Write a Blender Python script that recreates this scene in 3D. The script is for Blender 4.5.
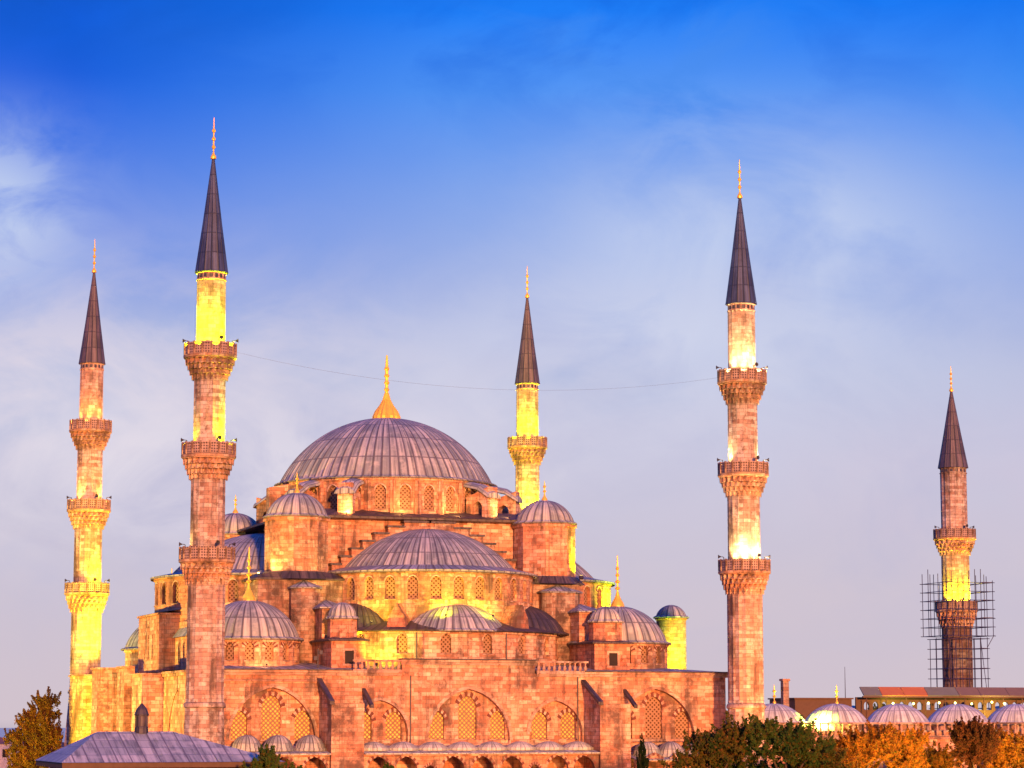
import bpy, math, random
from math import pi, sin, cos, sqrt, tan, radians
from mathutils import Vector, Matrix
from mathutils.geometry import tessellate_polygon
random.seed(7)
for o in list(bpy.data.objects): bpy.data.objects.remove(o)
SC = bpy.context.scene
COL = SC.collection

# ------------------------------------------------------------------ camera
CAMP = Vector((-85.4, -287.6, 9.6)); YAW = .337; PITCH = .133
cd = bpy.data.cameras.new('camera'); cam = bpy.data.objects.new('camera', cd); COL.objects.link(cam)
cam.location = CAMP
cam.rotation_euler = (pi/2 + PITCH, 0, -YAW)
cd.sensor_width = 36; cd.lens = 2512.365/1024*36
cd.clip_start = 1; cd.clip_end = 20000
SC.camera = cam
# ------------------------------------------------------------------ exposure
SC.view_settings.view_transform = 'Standard'; SC.view_settings.look = 'None'
SC.view_settings.gamma = 1; SC.view_settings.use_curve_mapping = False
SC.view_settings.exposure = 1.0
EXPO = 2.0
# ------------------------------------------------------------------ node helper
def lin(c):
    return tuple(((v/255)/12.92 if v/255 <= .04045 else ((v/255+.055)/1.055)**2.4) for v in c)
class NT:
    def __init__(s, nt): s.nt = nt; nt.nodes.clear()
    def n(s, t, ins=None, **kw):
        nd = s.nt.nodes.new(t)
        for k, v in kw.items(): setattr(nd, k, v)
        if ins:
            for k, v in ins.items():
                if isinstance(v, tuple) and len(v) == 2 and hasattr(v[0], 'outputs'): s.nt.links.new(v[0].outputs[v[1]], nd.inputs[k])
                else:
                    if isinstance(v, (tuple, list)) and len(v) == 3 and nd.inputs[k].type == 'RGBA': v = (*v, 1)
                    nd.inputs[k].default_value = v
        return nd
    def math(s, op, a, b=0., c=None, clamp=False):
        i = {0: a, 1: b}
        if c is not None: i[2] = c
        return (s.n('ShaderNodeMath', i, operation=op, use_clamp=clamp), 0)
    def mix(s, f, a, b, mode='MIX'):
        m = s.nt.nodes.new('ShaderNodeMix'); m.data_type = 'RGBA'; m.blend_type = mode; m.clamp_result = False
        for idx, v in ((0, f), (6, a), (7, b)):
            if isinstance(v, tuple) and len(v) == 2 and hasattr(v[0], 'outputs'): s.nt.links.new(v[0].outputs[v[1]], m.inputs[idx])
            else:
                if isinstance(v, tuple) and len(v) == 3: v = (*v, 1)
                m.inputs[idx].default_value = v
        return (m, 2)
    def ramp(s, f, stops, interp='LINEAR'):
        r = s.n('ShaderNodeValToRGB', {0: f}); cr = r.color_ramp; cr.interpolation = interp
        while len(cr.elements) < len(stops): cr.elements.new(.5)
        for e, (p, c) in zip(cr.elements, stops):
            e.position = p; e.color = (*c, 1) if len(c) == 3 else c
        return (r, 0)
    def noise(s, vec, scale, detail=3., rough=.55, dist=0.):
        return (s.n('ShaderNodeTexNoise', {'Vector': vec, 'Scale': scale, 'Detail': detail, 'Roughness': rough, 'Distortion': dist}), 0)
    def mapr(s, v, a, b, c=0., d=1.):
        return (s.n('ShaderNodeMapRange', {0: v, 1: a, 2: b, 3: c, 4: d}), 0)
    def scalev(s, v, sc, loc=(0, 0, 0), rot=(0, 0, 0)):
        return (s.n('ShaderNodeMapping', {'Vector': v, 'Scale': sc, 'Location': loc, 'Rotation': rot}), 0)
# ------------------------------------------------------------------ sky
w = bpy.data.worlds.new("World"); SC.world = w; w.use_nodes = True
N = NT(w.node_tree)
tc = (N.n('ShaderNodeTexCoord'), 'Generated')
sep = N.n('ShaderNodeSeparateXYZ', {0: tc}); Z = (sep, 2)
zz = N.mapr(Z, 0., .32)
def sk(c, k=1.): return tuple(v*k/EXPO for v in lin(c))
base = N.ramp(zz, [(0., sk((212, 196, 206))), (.16, sk((208, 197, 212))), (.31, sk((200, 198, 222))), (.42, sk((182, 190, 224))),
                   (.53, sk((152, 172, 228))), (.65, sk((124, 162, 236))), (.77, sk((78, 148, 246))), (.865, sk((20, 126, 250))), (1., sk((0, 84, 210)))])
# azimuth measured across the view (right positive)
ax = N.math('ADD', N.math('MULTIPLY', (sep, 0), cos(YAW)), N.math('MULTIPLY', (sep, 1), -sin(YAW)))
def bank(a, b, sa, sb, thr0, thr1, scale, loc, amount):
    """a broad bank of thin cloud around one direction"""
    u = N.math('DIVIDE', N.math('SUBTRACT', ax, a), sa); v = N.math('DIVIDE', N.math('SUBTRACT', Z, b), sb)
    g = N.math('EXPONENT', N.math('MULTIPLY', N.math('ADD', N.math('MULTIPLY', u, u), N.math('MULTIPLY', v, v)), -1.))
    nn = N.noise(N.scalev(tc, (scale, scale, scale*1.7), loc), 1., 9., .58, .6)
    return N.math('MULTIPLY', N.math('MULTIPLY', g, N.mapr(nn, thr0, thr1)), amount)
c = base
c = N.mix(N.math('MULTIPLY', N.mapr(ax, -.02, -.17), N.mapr(Z, .15, .25)), c, sk((0, 92, 226)))
c = N.mix(N.math('MULTIPLY', N.mapr(ax, .07, .20), N.mapr(Z, .22, .28, 0., .7)), c, sk((0, 112, 242)))
c = N.mix(bank(.095, .187, .075, .036, .22, .52, 9., (5, 2, 3), .95), c, sk((200, 212, 242)))
c = N.mix(bank(.0, .125, .19, .04, .38, .58, 13., (4, 2, 1), .5), c, sk((218, 214, 232)))
c = N.mix(bank(-.205, .197, .035, .03, .30, .55, 20., (7, 2, 3), 1.), c, sk((196, 210, 242)))
c = N.mix(bank(-.16, .125, .10, .045, .36, .56, 13., (7, 8, 3), .95), c, sk((226, 216, 230)))
c = N.mix(bank(.055, .25, .07, .03, .45, .62, 22., (3, 8, 1), .7), c, sk((70, 140, 240)))
c = N.mix(bank(-.19, .285, .09, .024, .3, .6, 9., (3, 3, 1), .85), c, sk((0, 74, 172)))
c = N.mix(bank(.22, .245, .05, .03, .3, .6, 9., (6, 3, 4), .6), c, sk((40, 140, 246)))
c = N.mix(bank(.0, .06, .3, .03, .42, .7, 8., (1, 3, 8), .45), c, sk((196, 192, 218)))
c = N.mix(bank(.18, .09, .08, .03, .35, .65, 9., (2, 3, 8), .4), c, sk((214, 196, 216)))
c = N.mix(bank(.07, .15, .09, .028, .34, .56, 13., (8, 2, 6), .75), c, sk((212, 216, 238)))
c = N.mix(bank(-.05, .085, .3, .05, .42, .60, 10., (8, 7, 1), .55), c, sk((184, 184, 216)))
c = N.mix(bank(-.12, .10, .12, .03, .40, .58, 16., (2, 7, 9), .8), c, sk((230, 222, 234)))
c = N.mix(bank(.02, .27, .2, .03, .46, .64, 17., (2, 1, 4), .45), c, sk((0, 96, 222)))
below = N.mapr(Z, -.02, 0.)
c4 = N.mix(below, sk((120, 118, 150)), c)
sky = N.n('ShaderNodeTexSky', sky_type='NISHITA', sun_disc=False, sun_elevation=radians(5), sun_rotation=radians(190))
bg1 = N.n('ShaderNodeBackground', {0: c4, 1: 1.0})
bg2 = N.n('ShaderNodeBackground', {0: (sky, 0), 1: .06})
mx = N.n('ShaderNodeMixShader', {0: .03, 1: (bg1, 0), 2: (bg2, 0)})
N.n('ShaderNodeOutputWorld', {0: (mx, 0)})
# ------------------------------------------------------------------ low warm light
sd = bpy.data.lights.new('low_sun', 'SUN'); sd.energy = 3.9; sd.angle = radians(3); sd.color = (1., .385, .125)
so = bpy.data.objects.new('low_sun', sd); COL.objects.link(so)
so.rotation_euler = Vector((.09, 1., -.11)).to_track_quat('-Z', 'Y').to_euler()

# ================================================================== materials
def newmat(name):
    m = bpy.data.materials.new(name); m.use_nodes = True
    return m, NT(m.node_tree)
def out(N, col, rough=.8, metal=0., bump=None, emis=None, es=0., bs=.3, bd=.03, spec=.3):
    i = {'Base Color': col, 'Roughness': rough, 'Metallic': metal, 'Specular IOR Level': spec}
    if emis is not None: i['Emission Color'] = emis; i['Emission Strength'] = es
    if bump is not None:
        b = N.n('ShaderNodeBump', {'Height': bump, 'Strength': bs, 'Distance': bd}); i['Normal'] = (b, 0)
    p = N.n('ShaderNodeBsdfPrincipled', i)
    N.n('ShaderNodeOutputMaterial', {0: (p, 0)})
def stone(name, ca, cb, mort, stain=.5, course=.42, length=.95, grime=(.085, .055, .045)):
    m, N = newmat(name)
    uv = (N.n('ShaderNodeUVMap'), 0)
    ob = (N.n('ShaderNodeTexCoord'), 'Object')
    jit = N.mix(.05, uv, (N.n('ShaderNodeTexNoise', {'Vector': uv, 'Scale': 1.1}), 1), 'ADD')
    br = N.n('ShaderNodeTexBrick', {'Vector': jit, 'Color1': (0, 0, 0), 'Color2': (1, 1, 1), 'Mortar': (.5, .5, .5), 'Scale': 1., 'Mortar Size': .022,
                                   'Mortar Smooth': .5, 'Bias': 0., 'Brick Width': length, 'Row Height': course})
    tint = N.ramp((br, 0), [(0., tuple(v*q for v, q in zip(ca, (.72, .55, .5)))), (.2, tuple(v*q for v, q in zip(ca, (1., .8, .74)))), (.45, ca), (.7, cb), (.86, tuple(v*q for v, q in zip(cb, (.8, .88, .92)))), (1., tuple(min(1., v*1.28) for v in cb))])
    rd = N.noise(ob, .16, 5., .65)
    tint = N.mix(N.mapr(rd, .46, .60, 0., .55), tint, tuple(a*b for a, b in zip(ca, (.95, .58, .5))), 'MIX')
    fine = N.noise(ob, 1.7, 6., .7)
    tint = N.mix(N.mapr(fine, .52, .66, 0., .85), tint, tuple(v*q for v, q in zip(ca, (.42, .26, .20))))
    pat = N.noise(N.scalev(ob, (.35, .35, .8)), 1., 6., .75, .6)
    tint = N.mix(N.mapr(pat, .55, .63, 0., .6), tint, tuple(v*q for v, q in zip(ca, (.55, .5, .52))))
    tint = N.mix(N.mapr(pat, .42, .30, 0., .5), tint, tuple(min(1., v*1.25) for v in cb))
    g = N.noise(N.scalev(ob, (.5, .5, .07)), 1., 6., .62, .4)
    g2 = N.noise(ob, .35, 6., .72)
    gf = N.math('MULTIPLY', N.mapr(g, .46, .58), N.mapr(g2, .40, .56), clamp=True)
    tint = N.mix(N.math('MULTIPLY', gf, stain), tint, grime)
    rain = N.noise(N.scalev(ob, (1.9, 1.9, .09)), 1., 4., .6, .2)
    tint = N.mix(N.math('MULTIPLY', N.mapr(rain, .56, .66), .5), tint, grime)
    tint = N.mix(N.math('MULTIPLY', (br, 1), .8), tint, tuple(v*.6 for v in mort))
    hgt = N.math('ADD', N.math('MULTIPLY', (br, 1), -1.), N.math('MULTIPLY', fine, .7))
    out(N, tint, .88, bump=hgt, bs=.5, bd=.05, spec=.2)
    return m
M = {}
M['stone'] = stone('ashlar_limestone', (.54, .315, .20), (.70, .45, .31), (.20, .14, .115), .85)
M['stone_red'] = stone('pink_ashlar', (.52, .265, .17), (.62, .35, .23), (.19, .12, .10), .8)
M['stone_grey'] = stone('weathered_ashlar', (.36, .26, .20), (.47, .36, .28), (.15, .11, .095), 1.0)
M['min_stone'] = stone('minaret_stone', (.42, .34, .29), (.55, .46, .395), (.20, .15, .125), .9, .42, .9)
M['trim'] = stone('moulded_stone', (.48, .35, .27), (.55, .41, .32), (.3, .22, .18), .9, .6, 2.2)
M['corbel'] = stone('corbel_stone', (.48, .34, .23), (.60, .44, .31), (.2, .14, .1), .9, .5, .7)
M['pedestal_stone'] = stone('pavement_stone', (.2, .18, .16), (.27, .24, .21), (.1, .09, .08), .4, .6, .6)
def lead(name, ca, cb, dark=(.035, .03, .04), sw=1.):
    m, N = newmat(name)
    uv = (N.n('ShaderNodeUVMap'), 0)
    s = N.n('ShaderNodeSeparateXYZ', {0: uv})
    ob = (N.n('ShaderNodeTexCoord'), 'Object')
    fl = N.n('ShaderNodeVectorMath', {0: uv}, operation='FLOOR')
    wn = (N.n('ShaderNodeTexWhiteNoise', {0: (fl, 0)}, noise_dimensions='2D'), 0)
    st = N.noise(N.scalev(uv, (3.2, .28, 1.)), 1., 5., .65)
    n = N.noise(ob, .6, 6., .65)
    c = N.ramp(wn, [(0., tuple(v*.82 for v in ca)), (.5, ca), (1., cb)])
    c = N.mix(N.mapr(st, .44, .62, 0., .85), c, tuple(v*.34 for v in ca))
    c = N.mix(N.mapr(n, .48, .66, 0., .6), c, cb)
    fv = (N.n('ShaderNodeMath', {0: (s, 1)}, operation='FRACT'), 0)
    fu = (N.n('ShaderNodeMath', {0: (s, 0)}, operation='FRACT'), 0)
    seam = N.math('MAXIMUM', N.mapr(fv, .07, .02), N.math('MAXIMUM', N.mapr(fu, .16*sw, .07*sw), N.mapr(fu, 1-.16*sw, 1-.07*sw)))
    c = N.mix(N.math('MULTIPLY', seam, .8), c, dark)
    out(N, c, .58, .0, bump=N.math('ADD', N.math('MULTIPLY', n, .5), seam), bs=.4, bd=.04, spec=.5)
    return m
M['lead'] = lead('lead_sheet', (.27, .30, .31), (.50, .49, .46), (.06, .05, .06))
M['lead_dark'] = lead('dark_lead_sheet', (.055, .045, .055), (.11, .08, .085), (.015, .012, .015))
M['lead_pale'] = lead('pale_lead_sheet', (.40, .42, .38), (.60, .58, .50), (.12, .10, .10), .45)
M['spire'] = lead('spire_lead', (.035, .050, .13), (.060, .085, .19), (.006, .01, .02))
M['spire_brown'] = lead('brown_spire_lead', (.085, .07, .095), (.13, .10, .13), (.015, .014, .02))
def plain(name, c, rough=.5, metal=0., var=.25, sc=2.):
    m, N = newmat(name)
    ob = (N.n('ShaderNodeTexCoord'), 'Object')
    n = N.noise(ob, sc, 5., .6)
    out(N, N.mix(N.mapr(n, .35, .7, 0., var*2), c, tuple(v*(1-var*1.6) for v in c)), rough, metal, bump=n, bs=.15)
    return m
M['lead_dome'] = lead('whitened_lead', (.58, .60, .56), (.76, .75, .68), (.2, .18, .18))
M['shaded_stone'] = stone('shaded_ashlar', (.15, .115, .10), (.24, .19, .165), (.07, .055, .05), 1., .42, .9)  # darkened ashlar: shade on the scaffolded lower shaft put into the colour
M['gold'] = plain('gilded_copper', (.95, .58, .08), .42, .35, .2, 1.5)
M['dark'] = plain('dark_interior', (.03, .022, .02), .9)
M['iron'] = plain('painted_steel', (.055, .05, .07), .5, .3)
M['scaf'] = plain('scaffold_tube', (.06, .05, .12), .5, .5)
M['wood'] = plain('weathered_wood', (.12, .07, .045), .8)
M['bark'] = plain('bark', (.09, .06, .04), .9)
M['white'] = plain('white_marble', (.55, .47, .42), .6)
M['red'] = plain('red_stone', (.15, .05, .04), .8)
M['pane_dark'] = None
def lattice(name, stonec, holec, es):
    m, N = newmat(name)
    uv = (N.n('ShaderNodeUVMap'), 0)
    v = N.n('ShaderNodeTexVoronoi', {'Vector': N.scalev(uv, (1, 1, 1), (0, 0, 0), (0, 0, radians(45))), 'Scale': 2.9, 'Randomness': 0.15})
    f = N.mapr((v, 0), .24, .38)
    n = N.noise(uv, .7, 3.)
    hc = N.mix(N.mapr(n, .35, .65), holec, tuple(x*.35 for x in holec))
    c = N.mix(f, tuple(x*.3 for x in holec), stonec)
    e = N.mix(f, hc, (0, 0, 0))
    out(N, c, .8, emis=e, es=es)
    return m
M['pane_lit'] = lattice('lit_lattice', (.24, .14, .08), (1., .38, .05), .85)
M['pane_dim'] = lattice('dim_lattice', (.30, .18, .11), (.22, .07, .02), .03)
def emit(name, c, s):
    m, N = newmat(name); out(N, (.8, .8, .8), .4, emis=c, es=s); return m
M['lamp_y'] = emit('lamp_glass_yellow', (1., .75, .15), 5.)
M['lamp_w'] = emit('lamp_glass_white', (1., .85, .55), 14.)
def pierced():
    m, N = newmat('pierced_marble')
    uv = (N.n('ShaderNodeUVMap'), 0)
    v = N.n('ShaderNodeTexVoronoi', {'Vector': uv, 'Scale': 3.6, 'Randomness': 0.1})
    f = N.mapr((v, 0), .26, .40)
    n = N.noise((N.n('ShaderNodeTexCoord'), 'Object'), 1., 4.)
    out(N, N.mix(f, (.07, .045, .05), N.mix(N.mapr(n, .3, .7), (.42, .30, .26), (.26, .18, .16))), .85)
    return m
M['pierced'] = pierced()

# ================================================================== mesh builder
OFF = {}
def facing(p, nrm, lim=-.12):
    d = (CAMP - Vector(p)); d.normalize(); return d.dot(Vector(nrm).normalized()) > lim
class MB:
    def __init__(s): s.v = []; s.f = []; s.uv = []; s.mi = []; s.T = None; s.k = 0
    def vert(s, p):
        p = Vector(p)
        if s.T is not None: p = s.T @ p
        s.v.append(p); return len(s.v)-1
    def face(s, idx, uv=None): s.f.append(tuple(idx)); s.uv.append(uv); s.mi.append(s.k)
    def box(s, x0, x1, y0, y1, z0, z1):
        i = [s.vert(p) for p in ((x0,y0,z0),(x1,y0,z0),(x1,y1,z0),(x0,y1,z0),(x0,y0,z1),(x1,y0,z1),(x1,y1,z1),(x0,y1,z1))]
        for q in ((0,3,2,1),(4,5,6,7),(0,1,5,4),(1,2,6,5),(2,3,7,6),(3,0,4,7)): s.face([i[k] for k in q])
    def prism(s, pts, z0, z1, top=True, bot=False, taper=1.):
        n = len(pts); cx = sum(p[0] for p in pts)/n; cy = sum(p[1] for p in pts)/n
        a = [s.vert((x, y, z0)) for x, y in pts]; b = [s.vert((cx+(x-cx)*taper, cy+(y-cy)*taper, z1)) for x, y in pts]
        for i in range(n): j = (i+1) % n; s.face([a[i], a[j], b[j], b[i]])
        if top: s.face(b)
        if bot: s.face(a[::-1])
    def hip(s, pts, z0, z1, ridge=0.):     # pyramid roof over polygon, apex at centre
        n = len(pts); cx = sum(p[0] for p in pts)/n; cy = sum(p[1] for p in pts)/n
        a = [s.vert((x, y, z0)) for x, y in pts]; c = s.vert((cx, cy, z1))
        for i in range(n):
            j = (i+1) % n; L = (Vector(pts[j])-Vector(pts[i])).length
            s.face([a[i], a[j], c], [(0, 0), (L/.8, 0), (L/1.6, 3.)])
        s.face(a[::-1])
    def lathe(s, prof, n, c=(0, 0), a0=0., a1=2*pi, rf=None, uvs=None, cap=False):
        full = abs(a1-a0-2*pi) < 1e-6; m = n if full else n+1
        rings = []
        ln = 0.; L = [0.]
        for (r0, z0), (r1, z1) in zip(prof, prof[1:]): ln += sqrt((r1-r0)**2+(z1-z0)**2); L.append(ln)
        for (r, z) in prof:
            ring = []
            for i in range(m):
                a = a0+(a1-a0)*i/n; rr = r*(rf(i, z) if rf else 1)
                ring.append(s.vert((c[0]+rr*cos(a), c[1]+rr*sin(a), z)))
            rings.append(ring)
        R = max(p[0] for p in prof)
        for j in range(len(prof)-1):
            for i in range(n):
                i2 = (i+1) % m
                q = [rings[j][i], rings[j][i2], rings[j+1][i2], rings[j+1][i]]
                if uvs: u0, u1 = uvs[0](i), uvs[0](i+1); v0, v1 = uvs[1](L[j]), uvs[1](L[j+1])
                else: u0 = R*(a1-a0)*i/n; u1 = R*(a1-a0)*(i+1)/n; v0, v1 = prof[j][1], prof[j+1][1]
                if not uvs and abs(v1-v0) < 1e-4: v0, v1 = L[j], L[j+1]
                s.face(q, [(u0, v0), (u1, v0), (u1, v1), (u0, v1)])
        if cap: s.face(rings[-1]); s.face(rings[0][::-1])
    def tube(s, p, q, r, n=6, r2=None):
        p, q = Vector(p), Vector(q); d = (q-p).normalized(); a = d.orthogonal().normalized(); b = d.cross(a); r2 = r if r2 is None else r2
        A = [s.vert(p+(a*cos(2*pi*i/n)+b*sin(2*pi*i/n))*r) for i in range(n)]
        B = [s.vert(q+(a*cos(2*pi*i/n)+b*sin(2*pi*i/n))*r2) for i in range(n)]
        for i in range(n): j = (i+1) % n; s.face([A[i], A[j], B[j], B[i]])
        s.face(A[::-1]); s.face(B)
    def panel(s, outline, holes, F, th=.4, back=True):
        """F: matrix from (u, depth inwards, z) to world; outline / holes ccw lists of (u, z)"""
        T0 = s.T; s.T = F if T0 is None else T0 @ F
        polys = [outline]+holes
        tris = tessellate_polygon([[Vector((u, z, 0)) for u, z in p] for p in polys])
        flat = [p for pl in polys for p in pl]
        fr = [s.vert((u, 0, z)) for u, z in flat]; bk = [s.vert((u, th, z)) for u, z in flat]
        for t in tris:
            a, b, c = [Vector((*flat[i], 0)) for i in t]
            if (b-a).cross(c-a).z < 0: t = t[::-1]
            s.face([fr[i] for i in t], [flat[i] for i in t])
            if back: s.face([bk[i] for i in t[::-1]], [flat[i] for i in t[::-1]])
        o = 0
        for k, pl in enumerate(polys):
            n = len(pl)
            for i in range(n):
                j = (i+1) % n; q = [fr[o+i], bk[o+i], bk[o+j], fr[o+j]]
                if k == 0: q = q
                s.face(q)
            o += n
        s.T = T0
    def mesh(s, name, mats, off=Vector((0, 0, 0))):
        me = bpy.data.meshes.new(name)
        me.from_pydata([v-off for v in s.v], [], s.f)
        uvl = me.uv_layers.new(name='UVMap')
        data = [0.]*(2*len(me.loops))
        for p in me.polygons:
            u = s.uv[p.index]; ls = p.loop_start
            if u is None:
                nr = p.normal
                if abs(nr.z) > .72: f = lambda v: (v.x, v.y)
                else:
                    t = Vector((-nr.y, nr.x, 0)).normalized()
                    f = lambda v, t=t: (v.dot(t), v.z+off.z)
                for k in range(p.loop_total):
                    x = f(me.vertices[p.vertices[k]].co); data[2*(ls+k)] = x[0]; data[2*(ls+k)+1] = x[1]
            else:
                for k in range(p.loop_total): data[2*(ls+k)] = u[k][0]; data[2*(ls+k)+1] = u[k][1]
            p.material_index = s.mi[p.index]
        uvl.data.foreach_set('uv', data)
        for m in (mats if isinstance(mats, (list, tuple)) else [mats]): me.materials.append(M[m] if isinstance(m, str) else m)
        me.update(); return me
    def build(s, name, mats, parent=None):
        off = OFF.get(parent.name, Vector((0, 0, 0))) if parent else Vector((0, 0, 0))
        o = bpy.data.objects.new(name, s.mesh(name, mats, off)); COL.objects.link(o)
        if parent: o.parent = parent; OFF[o.name] = off
        return o
def tag(o, label=None, cat=None, group=None, kind=None):
    if label: o['label'] = label
    if cat: o['category'] = cat
    if group: o['group'] = group
    if kind: o['kind'] = kind
    return o
def thing(name, loc, label, cat, group=None):
    o = bpy.data.objects.new(name, None); o.empty_display_size = .5; COL.objects.link(o); o.location = loc; OFF[o.name] = Vector(loc)
    return tag(o, label, cat, group)
def place(name, me, parent, loc, rz=0., T=None):
    """child object with own transform given in world coordinates"""
    o = bpy.data.objects.new(name, me); COL.objects.link(o); o.parent = parent
    mat = Matrix.Translation(loc) @ Matrix.Rotation(rz, 4, 'Z')
    if T is not None: mat = T @ mat
    mat = Matrix.Translation(-OFF[parent.name]) @ mat
    o.matrix_basis = mat
    return o
def rect(x0, x1, y0, y1): return [(x0, y0), (x1, y0), (x1, y1), (x0, y1)]
def ngon(cx, cy, r, n, rot=0.): return [(cx+r*cos(rot+2*pi*i/n), cy+r*sin(rot+2*pi*i/n)) for i in range(n)]
def arch(cx, z0, w, h, k=.62, n=7, base=True):
    R = w*k; hw = w/2; rise = sqrt(R*R-(R-hw)**2); zs = z0+h-rise
    am = math.acos((R-hw)/R)
    pts = []
    if base: pts += [(cx-hw, z0), (cx+hw, z0)]
    for i in range(n+1): a = am*i/n; pts.append((cx+hw-R+R*cos(a), zs+R*sin(a)))
    for i in range(n-1, -1, -1): a = am*i/n; pts.append((cx-hw+R-R*cos(a), zs+R*sin(a)))
    return pts            # ccw seen with u right, z up
WM = {}
def window_mesh(w, h, kind):
    """local frame: outward is -Y, origin at sill centre"""
    key = (round(w, 2), round(h, 2), kind)
    if key in WM: return WM[key]
    s = MB()
    if kind in ('v', 'lit'):
        s.k = 0
        inner = arch(0, 0, w, h, n=6)[2:]; outer = [(x*(1+.42/w*2) , z+(.42 if z > h-w*.6 else 0)) for x, z in inner]
        n = len(inner)-1
        cxs = (0, h-w*.62)
        for i in range(n):
            a0 = inner[i]; a1 = inner[i+1]
            def outp(p, e=.5):
                d = Vector((p[0], p[1]-(h-w*.75))); d = d.normalized()*e; return (p[0]+d.x, p[1]+d.y)
            s.k = i % 2
            e = .5 if i % 2 == 0 else .36
            b0, b1 = outp(a0, e), outp(a1, e); y = -.07 if i % 2 == 0 else -.04
            q = [s.vert((p[0], y, p[1])) for p in (a0, a1, b1, b0)]; qb = [s.vert((p[0], .02, p[1])) for p in (a0, a1, b1, b0)]
            s.face([q[0], q[3], q[2], q[1]])
            for a in range(4): b = (a+1) % 4; s.face([q[a], q[b], qb[b], qb[a]])
    else:
        inner = arch(0, 0, w, h, n=6)[2:]
        for i in range(len(inner)-1):
            a0, a1 = inner[i], inner[i+1]
            def outp(p, e=.14):
                d = Vector((p[0], p[1]-(h-w*.75))); d = d.normalized()*e; return (p[0]+d.x, p[1]+d.y)
            q = [s.vert((p[0], -.05, p[1])) for p in (a0, a1, outp(a1), outp(a0))]; qb = [s.vert((p[0], .02, p[1])) for p in (a0, a1, outp(a1), outp(a0))]
            s.face([q[0], q[3], q[2], q[1]])
            for a in range(4): b = (a+1) % 4; s.face([q[a], q[b], qb[b], qb[a]])
    fr = s.mesh('window', ['red', 'trim'] if kind in ('v', 'lit') else ['trim'])
    p = MB(); pts = arch(0, 0, w+.06, h+.03, n=6)
    ids = [p.vert((x, .40, z)) for x, z in pts]; p.face(ids, [(x, z) for x, z in pts])
    pn = p.mesh('pane', 'pane_lit' if kind in ('lit', 'lit0') else 'pane_dim')
    q = MB(); q.box(-w/2-.12, w/2+.12, -.10, .29, -.14, -.005); sl = q.mesh('sill', 'trim')
    WM[key] = (fr, pn, sl); return WM[key]
NWIN = [0]
def add_window(parent, p, nrm_ang, w, h, kind, T=None):
    P = Vector(p); nr = Vector((cos(nrm_ang), sin(nrm_ang), 0))
    if T is not None: P2 = T @ P; n2 = T.to_3x3() @ nr
    else: P2, n2 = P, nr
    fr, pn, sl = window_mesh(w, h, kind)
    if not facing(P2, n2, -.05): return
    NWIN[0] += 1
    a = place('window', fr, parent, P, nrm_ang+pi/2, T)
    for nm, me in (('pane', pn), ('sill', sl)): b = bpy.data.objects.new(nm, me); COL.objects.link(b); b.parent = a
def facetF(c, ang, R):
    """matrix mapping (u, depth inwards, z): facet whose outward normal has angle ang, apothem R"""
    return Matrix.Translation((c[0]+R*cos(ang), c[1]+R*sin(ang), 0)) @ Matrix.Rotation(ang+pi/2, 4, 'Z')
def drum(parent, c, R, n, z0, z1, i0, i1, rot, win, T=None, name='drum', mat='stone', wkind='s', cornice=True, pil=False):
    """polygonal drum of n facets (only i0..i1-1 built) with a window in each"""
    s = MB(); s.T = T
    wd = 2*R*tan(pi/n)
    for i in range(i0, i1):
        a = rot+2*pi*i/n; F = facetF(c, a, R)
        holes = []
        if win:
            ww, wh, wz = win; holes = [arch(0, wz, ww, wh, n=6)]
        s.panel([(-wd/2, z0), (wd/2, z0), (wd/2, z1), (-wd/2, z1)], holes, F, .45)
        if cornice:
            T0 = s.T; s.T = F if T0 is None else T0 @ F
            e = .16*tan(pi/n)
            s.prism([(-wd/2-e, -.16), (wd/2+e, -.16), (wd/2, -.003), (-wd/2, -.003)], z1-.35, z1-.02, bot=True)
            if pil: s.prism([(-wd/2, -.30), (-wd/2+.34, -.22), (-wd/2+.34, -.003), (-wd/2, -.003)], z0, z1-.36, bot=True)
            if pil: s.prism([(wd/2-.34, -.22), (wd/2, -.30), (wd/2, -.003), (wd/2-.34, -.003)], z0, z1-.36, bot=True)
            s.T = T0
    o = s.build(name, mat, parent)
    if win:
        for i in range(i0, i1):
            a = rot+2*pi*i/n
            add_window(parent, (c[0]+R*cos(a), c[1]+R*sin(a), wz), a, ww, wh, wkind, T)
    return o
def dome(parent, c, R, rise, z0, nr, a0=0., a1=2*pi, T=None, name='dome', mat='lead', eave=.45, rings=18, rib=.012, sheet=2.6, pw=1.):
    s = MB(); s.T = T
    prof = [(R+eave, z0-.22), (R+eave+.05, z0-.05), (R+.12, z0+.12)]
    Rs = (R*R+rise*rise)/(2*rise); am = math.asin(min(1, R/Rs)) if rise < R else pi-math.asin(min(1, R/Rs))
    for k in range(rings+1):
        t = am*(1-k/rings)
        r = Rs*sin(t); z = z0+.13+Rs*cos(t)-(Rs-rise)
        prof.append((max(r, .02), z))
    n = nr*4
    hgt = .07
    def rf(i, z):
        k = i % 4
        return 1+(rib if k in (1, 2) else 0.)
    # uv: one unit per rib; sheets of given length
    fu = lambda i: (i//4) + (0., .06, .94, 1.)[i % 4] if True else 0
    s.lathe(prof, n, c, a0, a1, lambda i, z: 1+(rib if i % 4 == 0 or (i % 4 == 1 and False) else 0.) , (lambda i: i/4., lambda l: l/sheet))
    return s.build(name, mat, parent)
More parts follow.
